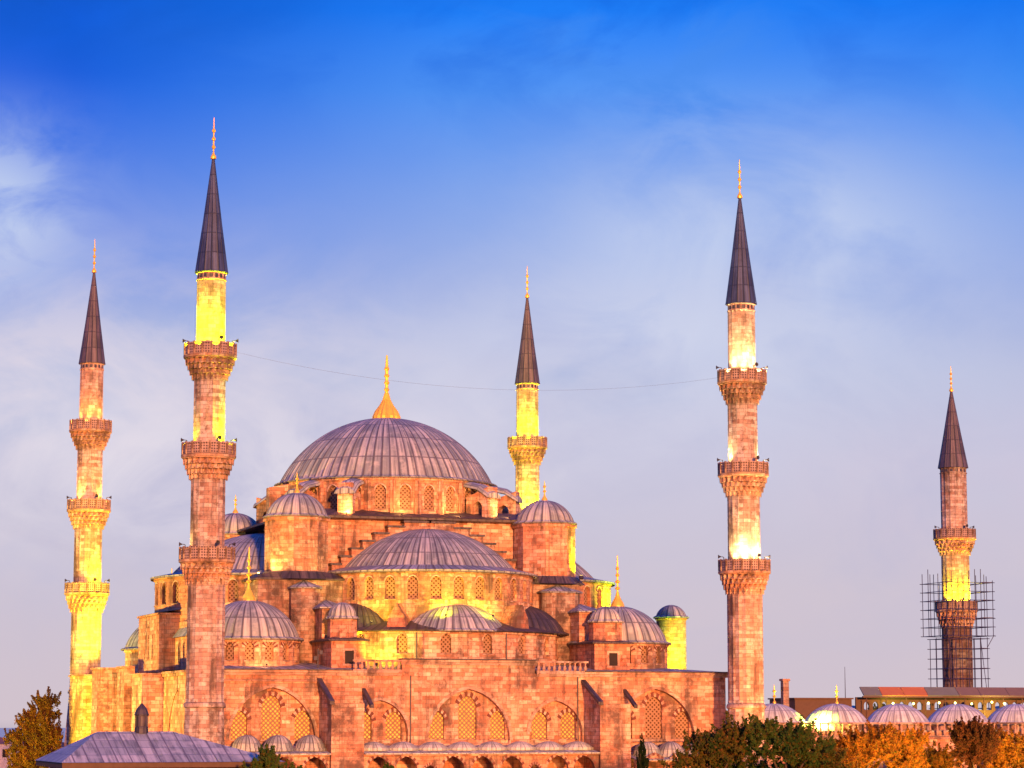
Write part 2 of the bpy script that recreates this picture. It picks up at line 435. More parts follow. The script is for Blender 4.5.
def finial(parent, c, z0, z1, rb, T=None, flute=False, name='finial', mat='gold', stages=3):
    s = MB(); s.T = T; H = z1-z0
    prof = [(rb, z0-.1), (rb*1.02, z0+.05*H*.5)]
    hb = rb*2.1 if flute else rb*2.4
    for t, r in ((.15, 1.0), (.35, .82), (.55, .52), (.75, .3), (1., .17)): prof.append((rb*r, z0+hb*t))
    st = max(rb*.13, .075)
    zc = z0+hb; rem = z1-zc; 
    sizes = [.42, .36, .30, .24, .2][:stages]; tot = rem*.72
    stp = tot/stages
    for k, q in enumerate(sizes):
        r = min(max(rb*q, .21), stp*.40); zz0 = zc+stp*k
        prof += [(st, zz0+.02), (st, zz0+stp*.25), (r*.8, zz0+stp*.36), (r, zz0+stp*.5), (r*.8, zz0+stp*.64), (st, zz0+stp*.78)]
    prof += [(st*.9, zc+tot), (st*.5, z1-.1), (.015, z1)]
    n = 32 if flute else 12
    s.lathe(prof, n, c, rf=(lambda i, z: 1+(.06 if i % 2 else -.04) if z < z0+hb*.9 else 1) if flute else None)
    return s.build(name, mat, parent)

# ================================================================== ground and sea
s = MB()
R0 = 520
s.lathe([(.5, 0), (200, 0), (520, 0), (620, -6), (900, -32), (1400, -45)], 64)
g = s.build('ground', M['pedestal_stone']); tag(g, kind='structure')
mw, N = newmat('sea_water')
ob = (N.n('ShaderNodeTexCoord'), 'Object'); nn = N.noise(N.scalev(ob, (.01, .03, 1)), 1., 5.)
out(N, N.mix(nn, (.10, .12, .25), (.25, .24, .40)), .25, bump=nn, bs=.1)
s = MB(); s.lathe([(800, -36), (15000, -36)], 64); tag(s.build('sea', mw), kind='structure')
mt_, N = newmat('lawn'); ob = (N.n('ShaderNodeTexCoord'), 'Object'); out(N, N.mix(N.noise(ob, .5, 5.), (.03, .06, .015), (.08, .09, .03)), .9)
s = MB(); s.v = [Vector(p) for p in ((-140, -260, .01), (120, -260, .01), (120, -60, .01), (-140, -60, .01))]; s.face((0, 1, 2, 3)); tag(s.build('lawn', mt_), kind='structure')

# ================================================================== mosque
MQ = thing('mosque', (0, 0, 0), 'great domed mosque of pink and buff stone with cascading lead domes, between the minarets', 'mosque')
# ---- facade (front face at y=-30)
FF = Matrix.Translation((0, -30, 0))
FB = Matrix.Translation((0, -29.35, 0))
big = [(-21.6, 7.2, 9.2, 5.8), (-9.9, 7.2, 6.1, 4.5), (0, 7.2, 9.2, 5.7), (9.9, 7.2, 6.1, 4.5), (21.6, 7.2, 9.2, 5.8)]
s = MB()
s.panel([(-30, 0), (30, 0), (30, 14.55), (7.5, 14.55), (7.5, 15.75), (-7.5, 15.75), (-7.5, 14.55), (-30, 14.55)], [arch(a, b, c, d, .6, 10) for a, b, c, d in big], FF, .65)
# stepped archivolt mouldings round the big arches
s.build('facade_wall', 'stone', MQ)
for a, b, c, d in big:
    s = MB(); ii = arch(a, b, c, d, .6, 10)[2:]; oo = arch(a, b, c+.7, d+.38, .6, 10)[2:]; m_ = len(ii)
    L0 = [[s.vert((p[0], y, p[1])) for p in q] for q, y in ((ii, -30.09), (oo, -30.09), (oo, -30.), (ii, -30.))]
    for i in range(m_-1):
        for k in range(4): j = (k+1) % 4; s.face([L0[k][i], L0[j][i], L0[j][i+1], L0[k][i+1]][::-1])
    s.build('arch_moulding', 'trim', MQ)
wins = []
for cx, sp in ((-21.6, 3.4), (0, 3.45), (21.6, 3.4)):
    wins += [(cx-sp, 7.6, 1.7, 3.0), (cx, 7.6, 2.05, 4.6), (cx+sp, 7.6, 1.7, 3.0)]
for cx in (-9.9, 9.9): wins += [(cx-1.65, 7.6, 1.75, 2.9), (cx+1.65, 7.6, 1.75, 2.9)]
s = MB(); s.panel([(-29.8, .1), (29.8, .1), (29.8, 14.3), (-29.8, 14.3)], [arch(a, b, c, d, n=6) for a, b, c, d in wins], FB, .5)
s.build('blind_arch_wall', 'stone', MQ)
for a, b, c, d in wins: add_window(MQ, (a, -29.35, b), -pi/2, c, d, 'lit' if a < 15 else 'v')
# cornices
for x0, x1, z in ((-30.3, -13.1, 14.56), (-13.1, -7.6, 14.56), (-7.7, 7.7, 15.76), (7.6, 13.1, 14.56), (13.1, 30.3, 14.56)):
    s = MB(); v_ = [(-30.35, z+.22), (-30.35, z), (-30.2, z-.05), (-30.2, z-.3), (-30.003, z-.3), (-29.4, z+.22)]
    A = [s.vert((x0+.01, y, q)) for y, q in v_]; B = [s.vert((x1-.01, y, q)) for y, q in v_]
    s.face(A[::-1]); s.face(B)
    for i in range(6): j = (i+1) % 6; s.face([A[j], A[i], B[i], B[j]][::-1])
    s.build('cornice', 'trim', MQ)
s = MB(); s.box(-27.4, -16.7, -30.18, -30.003, 13.6, 13.8); s.build('string_course', 'trim', MQ)
s = MB(); s.box(16.8, 27.4, -30.3, -30.003, 7.28, 7.55); s.build('string_course', 'trim', MQ)
for x0, x1, y1, z in ((-30.3, -13.2, -27., 14.79), (13.2, 30.3, -27., 14.79), (-7.6, 7.6, -28.6, 15.99)):
    s = MB(); s.box(x0, x1, -30.5, y1, z, z+.13); s.build('parapet_coping', 'lead_dark', MQ)
# balustrades in the recesses of the parapet
def balustrade(parent, x0, x1, y, z0, z1, step, mats=('trim', 'trim')):
    s = MB(); s.box(x0, x1, y-.16, y+.16, z0, z0+.12); br = s.build('balustrade', mats[1], parent)
    s = MB(); s.box(x0, x1, y-.18, y+.18, z1-.18, z1); s.build('hand_rail', mats[1], br)
    b = MB(); h = z1-z0-.3
    b.lathe([(.10, 0), (.17, h*.15), (.19, h*.35), (.09, h*.62), (.08, h*.8), (.15, h)], 8)
    me = b.mesh('baluster', mats[0]); n = int((x1-x0)/step)
    for i in range(n): place('baluster', me, br, Vector((x0+(i+.5)*(x1-x0)/n, y, z0+.12)))
balustrade(MQ, -13.0, -7.6, -30.1, 14.8, 15.95, .62)
balustrade(MQ, 7.6, 13.6, -30.1, 14.8, 15.95, .55)
# buttresses: flat topped block, with a thin raking wall and lead coping along the left flank
def ybar(s, p, xa, xb):
    a = [s.vert((xa, y, z)) for y, z in p]; b = [s.vert((xb, y, z)) for y, z in p]
    s.face(a[::-1]); s.face(b)
    for i in range(len(p)): j = (i+1) % len(p); s.face([a[i], a[j], b[j], b[i]])
for x0, x1 in ((-16.6, -13.1), (13.1, 16.6)):
    s = MB(); s.box(x0, x1, -35, -30.003, 0, 11.35); o = s.build('buttress', 'stone', MQ)
    s = MB(); ybar(s, [(-34.9, 11.36), (-30.003, 11.36), (-30.003, 13.55)], x0, x0+.3); s.build('raking_wall', 'stone', o)
    s = MB(); ybar(s, [(-35.3, 11.2), (-30.003, 13.62), (-30.003, 13.98), (-35.35, 11.56)], x0-.28, x0+.25); s.build('coping', 'lead_dark', o)
    xx = x1+1.5
    s = MB(); ybar(s, [(-33.2, 10.85), (-30.003, 12.6), (-30.003, 12.95), (-33.25, 11.2)], xx-.35, xx+.05); s.build('coping', 'lead_dark', o)
# galleries between the buttresses
def gallery(x0, x1, arches, doms, zt=6.2, dm='lead'):
    s = MB()
    s.panel([(x0, 0), (x1, 0), (x1, zt), (x0, zt)], [arch(cx, .6, w_, top-.6, .62, 7) for cx, w_, top in arches], Matrix.Translation((0, -34.6, 0)), .5)
    s.box(x0, x1, -34.85, -34.602, zt-.28, zt-.02)
    g = s.build('gallery', 'stone', MQ)
    for cx, w_, top in arches:
        s = MB()
        q = arch(cx, .6, w_, top-.6, .62, 8)[2:]
        q = q[2:-2] if w_ > 1.5 else q
        for i in range(len(q)-1):
            d = lambda p, e: (p[0]+(Vector((p[0]-cx, p[1]-(top-w_*.7))).normalized()*e).x, p[1]+(Vector((p[0]-cx, p[1]-(top-w_*.7))).normalized()*e).y)
            s.k = i % 2
            pts = (q[i], q[i+1], d(q[i+1], .3), d(q[i], .3))
            f = [s.vert((p[0], -34.66, p[1])) for p in pts]; fb = [s.vert((p[0], -34.6, p[1])) for p in pts]
            s.face([f[0], f[3], f[2], f[1]])
            for a in range(4): b = (a+1) % 4; s.face([f[a], f[b], fb[b], fb[a]])
        s.build('arch_stones', ['red', 'trim'], g)
    s = MB()
    p = [(-35.15, zt), (-30.1, zt+.75), (-30.1, zt+.55), (-35.15, zt-.12)]
    a = [s.vert((x0, y, z)) for y, z in p]; b = [s.vert((x1, y, z)) for y, z in p]
    s.face([a[0], b[0], b[1], a[1]], [(0, 0), ((x1-x0)/.9, 0), ((x1-x0)/.9, 2.4), (0, 2.4)]); s.face([a[3], a[2], b[2], b[3]]); s.face([a[0], a[3], b[3], b[0]]); s.face([a[1], a[0], a[3], a[2]][::-1]); s.face([b[0], b[1], b[2], b[3]][::-1])
    s.build('gallery_roof', 'lead_pale', MQ)
    for cx, r, rise in doms: dome(MQ, (cx, -32.5), r, rise, zt+.42, 20, name='gallery_dome', mat=dm, eave=.12, rings=6, rib=.012, sheet=1.)
    s = MB(); s.box(x0+.02, x1-.02, -30.4, -30.02, .2, zt-.3); s.build('gallery_back_wall', 'stone_red', MQ)
B_ = lambda c: (c, 2.45, 5.85)
s_ = lambda c: (c, 1.1, 4.95)
gallery(-13.05, 13.05, [B_(-11.4), B_(-8.4), s_(-5.8), B_(-3.25), B_(0), B_(3.25), s_(5.8), B_(8.4), B_(11.4)], [(-11.4+i*3.26, 1.58, .62) for i in range(8)], dm='lead_pale')
gallery(-27.2, -16.65, [B_(-24.9), B_(-21.6), B_(-18.2)], [(-24.9, 1.55, 1.35), (-21.6, 1.55, 1.35), (-18.2, 1.55, 1.35)])
gallery(17.3, 27.2, [B_(19.5), B_(22.3), B_(25.2)], [(19.5, 1.55, 1.35), (22.3, 1.55, 1.35), (25.2, 1.55, 1.35)], 5.4)
# ---- body block and its lead terraces
s = MB(); s.box(-29.9, 29.9, -28.8, 30, 0, 14.5); s.build('hall_core', 'stone', MQ)
s = MB()
def sloped(s, x0, x1, y0, z0, y1, z1, cell=.9):
    a = [s.vert(p) for p in ((x0, y0, z0), (x1, y0, z0), (x1, y1, z1), (x0, y1, z1))]
    d = sqrt((y1-y0)**2+(z1-z0)**2)
    s.face(a, [(x0/cell, 0), (x1/cell, 0), (x1/cell, d/2), (x0/cell, d/2)])
for k in range(4):
    s.T = Matrix.Rotation(k*pi/2, 4, 'Z'); 
    a = [s.vert(p) for p in ((-29.7, -29.7, 14.93), (29.7, -29.7, 14.93), (21, -21, 15.75), (-21, -21, 15.75))]
    s.face(a, [(-33, 0), (33, 0), (23, 4), (-23, 4)])
s.T = None; s.box(-20.9, 20.9, -20.9, 20.9, 15, 15.7)
s.build('lower_roof', 'lead', MQ)
# ---- left (prayer wall) side, right side, back
def sidewall(k, holes, wl, mat='stone'):
    T = Matrix.Rotation(k*pi/2, 4, 'Z')
    s = MB(); s.T = T
    s.panel([(-30, 0), (30, 0), (30, 14.55), (-30, 14.55)], [arch(a, b, c, d, .6, 10) for a, b, c, d in holes], Matrix.Translation((0, -30.0, 0)), .65)
    s.box(-30.3, 30.3, -30.35, -29.4, 14.56, 14.8); s.box(-30, 30, -30.2, -30.002, 14.26, 14.55)
    s.build('side_wall', mat, MQ)
    s = MB(); s.T = T; s.panel([(-29.9, .1), (29.9, .1), (29.9, 14.3), (-29.9, 14.3)], [arch(a, b, c, d, n=6) for a, b, c, d in wl], Matrix.Translation((0, -29.3, 0)), .5); s.build('blind_arch_wall', mat, MQ)
    for a, b, c, d in wl: add_window(MQ, (a, -29.3, b), -pi/2, c, d, 'plain', T)
# k=3: outward -x ; local u=+30 is at y=-30 (see rotation)
hs = [(22.2, 5, 9.5, 7.8), (5.5, 5, 8, 7.5), (-8, 5, 8, 7.5), (-22, 5, 9.5, 7.8)]
wl = [w_ for c_ in (22.2, 5.5, -8, -22) for w_ in ((c_-2.2, 6, 1.1, 4.2), (c_, 6, 1.1, 5.6), (c_+2.2, 6, 1.1, 4.2))]
sidewall(3, hs, wl); sidewall(1, hs, []); sidewall(2, hs, [])
for (x0, x1, y0, y1, zt) in ((-32.4, -30.01, -14.5, -9.0, 14.5), (-31.2, -30.01, 2.2, 6.5, 15.6), (-32.6, -30.01, 11.5, 15.5, 15.6), (-32.6, -30.01, 26.0, 31.5, 15.0)):
    s = MB(); s.box(x0, x1, y0, y1, 0, zt); s.box(x0-.2, x1, y0-.2, y1+.2, zt, zt+.2)
    s.build('buttress', 'stone', MQ)
s = MB(); s.box(-26.6, -20, -12.5, 12.5, 14.9, 20.6); s.build('half_dome_base', 'stone', MQ)
for yy in (-8.2, -10.8): add_window(MQ, (-27.05, yy, 16.0), pi, 1.0, 2.2, 'plain')
s = MB(); s.panel([(-13, 14.9), (-6.1, 14.9), (-6.1, 18.8), (-13, 18.8)], [arch(-8.2, 16.0, 1.0, 2.2), arch(-10.8, 16., 1., 2.2)], Matrix.Translation((-27.05, 0, 0)) @ Matrix.Rotation(-pi/2, 4, 'Z') @ Matrix.Scale(-1, 4, (1, 0, 0)), .44); s.build('prayer_side_wall', 'stone', MQ)
s = MB(); v_ = [s.vert(p) for p in ((-27.4, -13.3, 18.81), (-27.4, -6.1, 18.81), (-26.0, -6.1, 20.7), (-26.0, -13.3, 20.7))]; s.face(v_[::-1], [(0, 0), (8, 0), (8, 3), (0, 3)]); s.build('lean_to_roof', 'lead', MQ)
# ---- apse block on the prayer side, with three slit windows
s = MB()
F = facetF((0, 0), pi, 28.9)
s.panel([(-6, 14.9), (6, 14.9), (6, 21.4), (-6, 21.4)], [arch(-2.2, 16.6, .7, 3.1), arch(0, 16.6, .7, 4.0), arch(2.2, 16.6, .7, 3.1)], F, .5)
s.box(-28.4, -20, -6, 6, 14.9, 21.4); s.box(-29.1, -20, -6.2, 6.2, 21.42, 21.62)
s.build('apse', 'stone', MQ)
for y, h in ((2.2, 3.1), (0, 4.), (-2.2, 3.1)): add_window(MQ, (-28.9, y, 16.6), pi, .7, h, 'plain')
s = MB(); a = [s.vert(p) for p in ((-29.2, -6.3, 21.63), (-29.2, 6.3, 21.63), (-24, 6.3, 22.4), (-24, -6.3, 22.4))]; s.face(a[::-1], [(0, 0), (14, 0), (14, 3), (0, 3)]); s.box(-24, -20, -6.3, 6.3, 21.63, 22.4)
s.build('apse_roof', 'lead_dark', MQ)

# ---- the four sides of the cascade: exedra tier, semi dome drum, semi dome, tympanum arch with steps
def cascade(k, cx, RD, ztop=0., tier=True, front=False):
    """built facing -y, rotated k quarter turns; cx shifts it along the side"""
    T = Matrix.Rotation(k*pi/2, 4, 'Z')
    c = (cx, {0: -13.2, 2: -13.2, 1: -14.5, 3: -15.3}[k])
    # tier: polygon wall with windows carrying exedra half domes
    if tier:
        n = 20; R = 15.2
        drum(MQ, c, R, n, 15.3, 19.2, -9, 0, -pi/n, (1.15, 2.1, 16.75), T, 'exedra_wall', 'stone', 's')
        s = MB(); s.T = T
        nn = 90
        s.lathe([(R+.55, 19.1), (R+.6, 19.25), (12.2, 20.35)], nn, c, -pi, 0, None, (lambda i: i*.55, lambda l: l/2.2))
        s.build('exedra_roof', 'lead_dark', MQ)
        # three half domes growing out of the tier
        for a in (-pi/2, -pi/2-1.05, -pi/2+1.05):
            ce = abs(a+pi/2) < .1; q_ = 9.9 if ce else 10.9; cc = (c[0]+q_*cos(a), c[1]+q_*sin(a))
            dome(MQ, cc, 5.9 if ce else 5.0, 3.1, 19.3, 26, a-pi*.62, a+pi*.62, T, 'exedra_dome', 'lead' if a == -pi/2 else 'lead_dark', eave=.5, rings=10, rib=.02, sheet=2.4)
        for sa in (-1, 1):   # small stone gables between the half domes
            a = -pi/2+sa*.52; s = MB(); s.T = T @ Matrix.Translation((c[0], c[1], 0)) @ Matrix.Rotation(a+pi/2, 4, 'Z')
            p = [(-1.1, 19.3), (1.1, 19.3), (.9, 20.7), (0, 22.2), (-.9, 20.7)]
            A = [s.vert((u, -14.6, z)) for u, z in p]; B = [s.vert((u, -12.3, z)) for u, z in p]
            s.face(A); 
            for i in range(5): j = (i+1) % 5; s.face([A[i], B[i], B[j], A[j]])
            s.build('gable', 'stone_red', MQ)
    n = 30
    drum(MQ, c, 12.2 if front else 12.7, n, 20.1, 25.9, -15, 0, pi/n, (1.15, 2.5, 22.75), T, 'semi_drum', 'stone', 's')
    if True:
        q_ = 0. if front else .5; s = MB(); s.T = T; s.lathe([(12.75+q_, 25.7), (12.8+q_, 25.95), (10.2, 26.6)], 60, c, -pi, 0, None, (lambda i: i*.7, lambda l: l/2.2)); s.build('drum_eave', 'lead', MQ)
    dome(MQ, c, RD, 5.1, 26.05, 44 if RD > 12 else 40, -pi, 0., T, 'semi_dome', 'lead', eave=.5, rings=16, rib=.012, sheet=3.3)
    # tympanum arch wall behind, with stepped extrados
    s = MB(); s.T = T
    s.box(-12.6+cx, 12.6+cx, -13.4, -11.9, 25.6, 32.2)
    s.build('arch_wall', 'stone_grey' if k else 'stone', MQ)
    s = MB(); s.T = T; s2 = MB(); s2.T = T
    xs = [(0, 3.0, 32.0), (3.0, 4.9, 31.4), (4.9, 6.5, 30.6), (6.5, 7.9, 29.7), (7.9, 9.2, 28.8), (9.2, 10.4, 27.9), (10.4, 11.5, 27.0)]
    for x0, x1, z in xs:
        for sg in (-1, 1):
            a, b = sorted((cx+sg*x0, cx+sg*x1))
            s.box(a+.01, b-.01, -14.6, -13.41, z-1.6, z-.16)
            s2.box(a-.12, b+.12, -14.85+.02*x0, -13.42, z-.14+.001*x0, z+.10)
    s.build('stepped_arch', 'stone', MQ); s2.build('step_coping', 'lead_dark', MQ)
cascade(0, .3, 10.4, front=True)
cascade(3, 0., 10.9, tier=False)       # towards -x : the prayer side
cascade(1, 0., 10.9)
cascade(2, 0., 10.9)
# ---- roof terrace under the main drum, main drum, main dome
s = MB(); s.box(-16.2, 15.6, -14.8, 14.8, 32.2, 32.45)
for k in range(4):
    s.T = Matrix.Rotation(k*pi/2, 4, 'Z'); a = [s.vert(p) for p in ((-15.3, -14.9, 32.46), (15.3, -14.9, 32.46), (11, -11.2, 33.5), (-11, -11.2, 33.5))]
    s.face(a, [(0, 0), (30, 0), (28, 3), (2, 3)])
s.T = None
s.build('upper_roof', 'lead_dark', MQ)
DC = (-.6, 0)
n = 28
drum(MQ, DC, 12.75, n, 32.6, 37.2, 0, n, pi/n, (1.25, 2.9, 33.5), None, 'main_drum', 'stone', 's', pil=True)
md = dome(MQ, DC, 12.65, 8.0, 37.35, 76, name='main_dome', rings=26, rib=.009, sheet=3.4, eave=.55)
finial(md, DC, 45.2, 53.2, 1.6, flute=True, stages=4)
# weight blocks with little lead roofs against the drum, on the diagonals
for a in (-45-12, -45+12, -135-12, -135+12, 135-10, 135+10, 45-10, 45+10):
    T = Matrix.Translation((DC[0], DC[1], 0)) @ Matrix.Rotation(radians(a), 4, 'Z')
    s = MB(); s.T = T
    s.panel([(-3.2, 32.5), (0, 32.5), (0, 36.3), (-3.2, 35.2)], [arch(-1.5, 32.6, 1.3, 2.1)], Matrix.Translation((16.2, -.9, 0)), 1.8)
    b = s.build('drum_buttress', 'stone', MQ)
    s = MB(); s.T = T @ Matrix.Translation((12.7, 0, 0)); q = []
    pf = [(0, -1.2), (0, 1.2)]
    m = 7
    L_ = [[s.vert((x, 1.25*cos(pi*i/m), z+.7*sin(pi*i/m))) for i in range(m+1)] for x, z in ((0, 36.5), (2.2, 36.0), (3.8, 35.0))]
    for j in range(2):
        for i in range(m): s.face([L_[j][i], L_[j+1][i], L_[j+1][i+1], L_[j][i+1]], [(i, j*2), (i, j*2+2), (i+1, j*2+2), (i+1, j*2)])
    s.face(L_[2][::-1])
    s.build('buttress_roof', 'lead', b)
# rear left drum apron seen beyond the tower
s = MB(); s.panel([(-15.6, 32.4), (-12.2, 32.4), (-12.2, 37.1), (-15.6, 36.5)], [arch(-14.2, 32.6, 1.5, 2.6)], Matrix.Translation((0, -3.0, 0)), 1.6); s.build('drum_buttress', 'stone', MQ)
s = MB(); s.panel([(10.9, 32.4), (14.6, 32.4), (14.6, 34.9), (10.9, 36.3)], [], Matrix.Translation((0, -4.4, 0)), 1.6); s.build('drum_buttress', 'stone', MQ)
# ---- four great towers
for i, (tx, ty) in enumerate(((-15.4, -15), (14.1, -15), (-15.6, 14.4), (14.1, 14.4))):
    nn = 8
    s = MB(); s.prism(ngon(tx, ty, 3.55, nn, pi/8+.06), 25.4, 32.0); s.prism(ngon(tx, ty, 3.75, nn, pi/8+.06), 31.6, 31.95, bot=True)
    t = s.build('tower', 'stone', MQ)
    dome(t, (tx, ty), 3.35, 2.55, 32.15, 22, name='tower_dome', rings=10, rib=.03, sheet=3.6, eave=.3)
    finial(t, (tx, ty), 34.7, 37.1, .38, stages=2)
    s = MB(); s.prism(ngon(tx, ty, 4.7, 8, pi/8), 25.0, 25.9, taper=.8); s.build('tower_skirt', 'lead_dark', t)
# masses under the towers
for (x0, x1, y0, y1) in ((-20.5, -10.8, -18.2, -10), (10.5, 17.2, -18.2, -10), (-20.5, -10.8, 10, 20.2), (10.5, 19.6, 10, 20.2)):
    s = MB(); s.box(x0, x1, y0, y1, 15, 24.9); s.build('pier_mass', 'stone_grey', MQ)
    s = MB(); s.box(x0-.3, x1+.3, y0-.3, y1+.3, 24.91, 25.1)
    p = rect(x0-.3, x1+.3, y0-.3, y1+.3); s.prism(p, 25.11, 25.8, taper=.75); s.build('pier_roof', 'lead_dark', MQ)
# ---- corner domes
for cx, cy in ((-22.1, -20.6), (20.9, -20.6), (-22.1, 20.6), (20.9, 20.6)):
    nn = 16
    drum(MQ, (cx, cy), 5.5, nn, 14.95, 18.2, 0, nn, pi/nn, None if cy > 0 else (.95, 1.9, 15.9), None, 'corner_drum', 'stone', 'v')
    d = dome(MQ, (cx, cy), 5.5, 4.05, 18.3, 36, name='corner_dome', rings=14, rib=.016, sheet=3.)
    finial(d, (cx, cy), 22.2, 28.3, .8, stages=4)
# ---- stair turrets in front of the pier masses: octagonal block, cupola, two stepped polygonal turrets
def small_win(parent, x, y, z, ang):
    s = MB(); s.T = Matrix.Translation((x, y, z)) @ Matrix.Rotation(ang+pi/2, 4, 'Z')
    s.panel([(-.75, -.2), (.75, -.2), (.75, 1.62), (-.75, 1.62)], [[(-.5, 0), (.5, 0), (.5, 1.4), (-.5, 1.4)]], Matrix.Translation((0, -.06, 0)), .16)
    o = s.build('window', 'trim', parent)
    s = MB(); s.T = Matrix.Translation((x, y, z)) @ Matrix.Rotation(ang+pi/2, 4, 'Z'); s.box(-.49, .49, -.015, .05, .01, 1.39); s.build('pane', 'dark', o)
for sg, bx, kx, kr, r2, r1 in ((-1, (-14.8, -11.0), -12.9, 1.5, (-14.5, -11.9), (-17.0, -13.7)), (1, (15.2, 19.4), 17.5, 1.75, (15.3, 17.9), (12.2, 16.8))):
    t = MB(); t.box(bx[0], bx[1], -28, -19.5, 14.95, 18.0); tt = t.build('stair_block', 'stone_red', MQ)
    s = MB(); p = rect(bx[0]-.35, bx[1]+.35, -28.4, -19.5); s.prism(p, 17.97, 18.12, bot=True); s.hip(p, 18.13, 18.8); s.build('block_roof', 'lead_dark', tt)
    small_win(tt, (bx[0]+bx[1])/2+.1, -28., 15.55, -pi/2)
    s = MB(); s.prism(ngon(kx, -25.4, kr+.1, 8, pi/8), 18.15, 20.5); c_ = s.build('cupola', 'stone_red', MQ)
    dome(c_, (kx, -25.4), kr, 1.5, 20.55, 16, name='cupola_dome', rings=8, rib=.04, sheet=2., eave=.25)
    s = MB(); s.box(r2[0], r2[1], -23, -16, 15.8, 21.6); t2 = s.build('stair_turret', 'stone', MQ)
    s = MB(); p = rect(r2[0]-.35, r2[1]+.35, -23.4, -16); s.prism(p, 21.62, 21.76, bot=True); s.hip(p, 21.77, 22.7); s.build('turret_roof', 'lead', t2)
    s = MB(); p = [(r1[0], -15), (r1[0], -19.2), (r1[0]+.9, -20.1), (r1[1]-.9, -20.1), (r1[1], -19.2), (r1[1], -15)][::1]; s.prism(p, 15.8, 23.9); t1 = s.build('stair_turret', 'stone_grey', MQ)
    s = MB(); p2 = [((x_-(r1[0]+r1[1])/2)*1.12+(r1[0]+r1[1])/2, y_-.3 if y_ < -16 else y_) for x_, y_ in p]; s.prism(p2, 23.92, 24.06, bot=True); s.hip(p2, 24.07, 24.95); s.build('turret_roof', 'lead', t1)

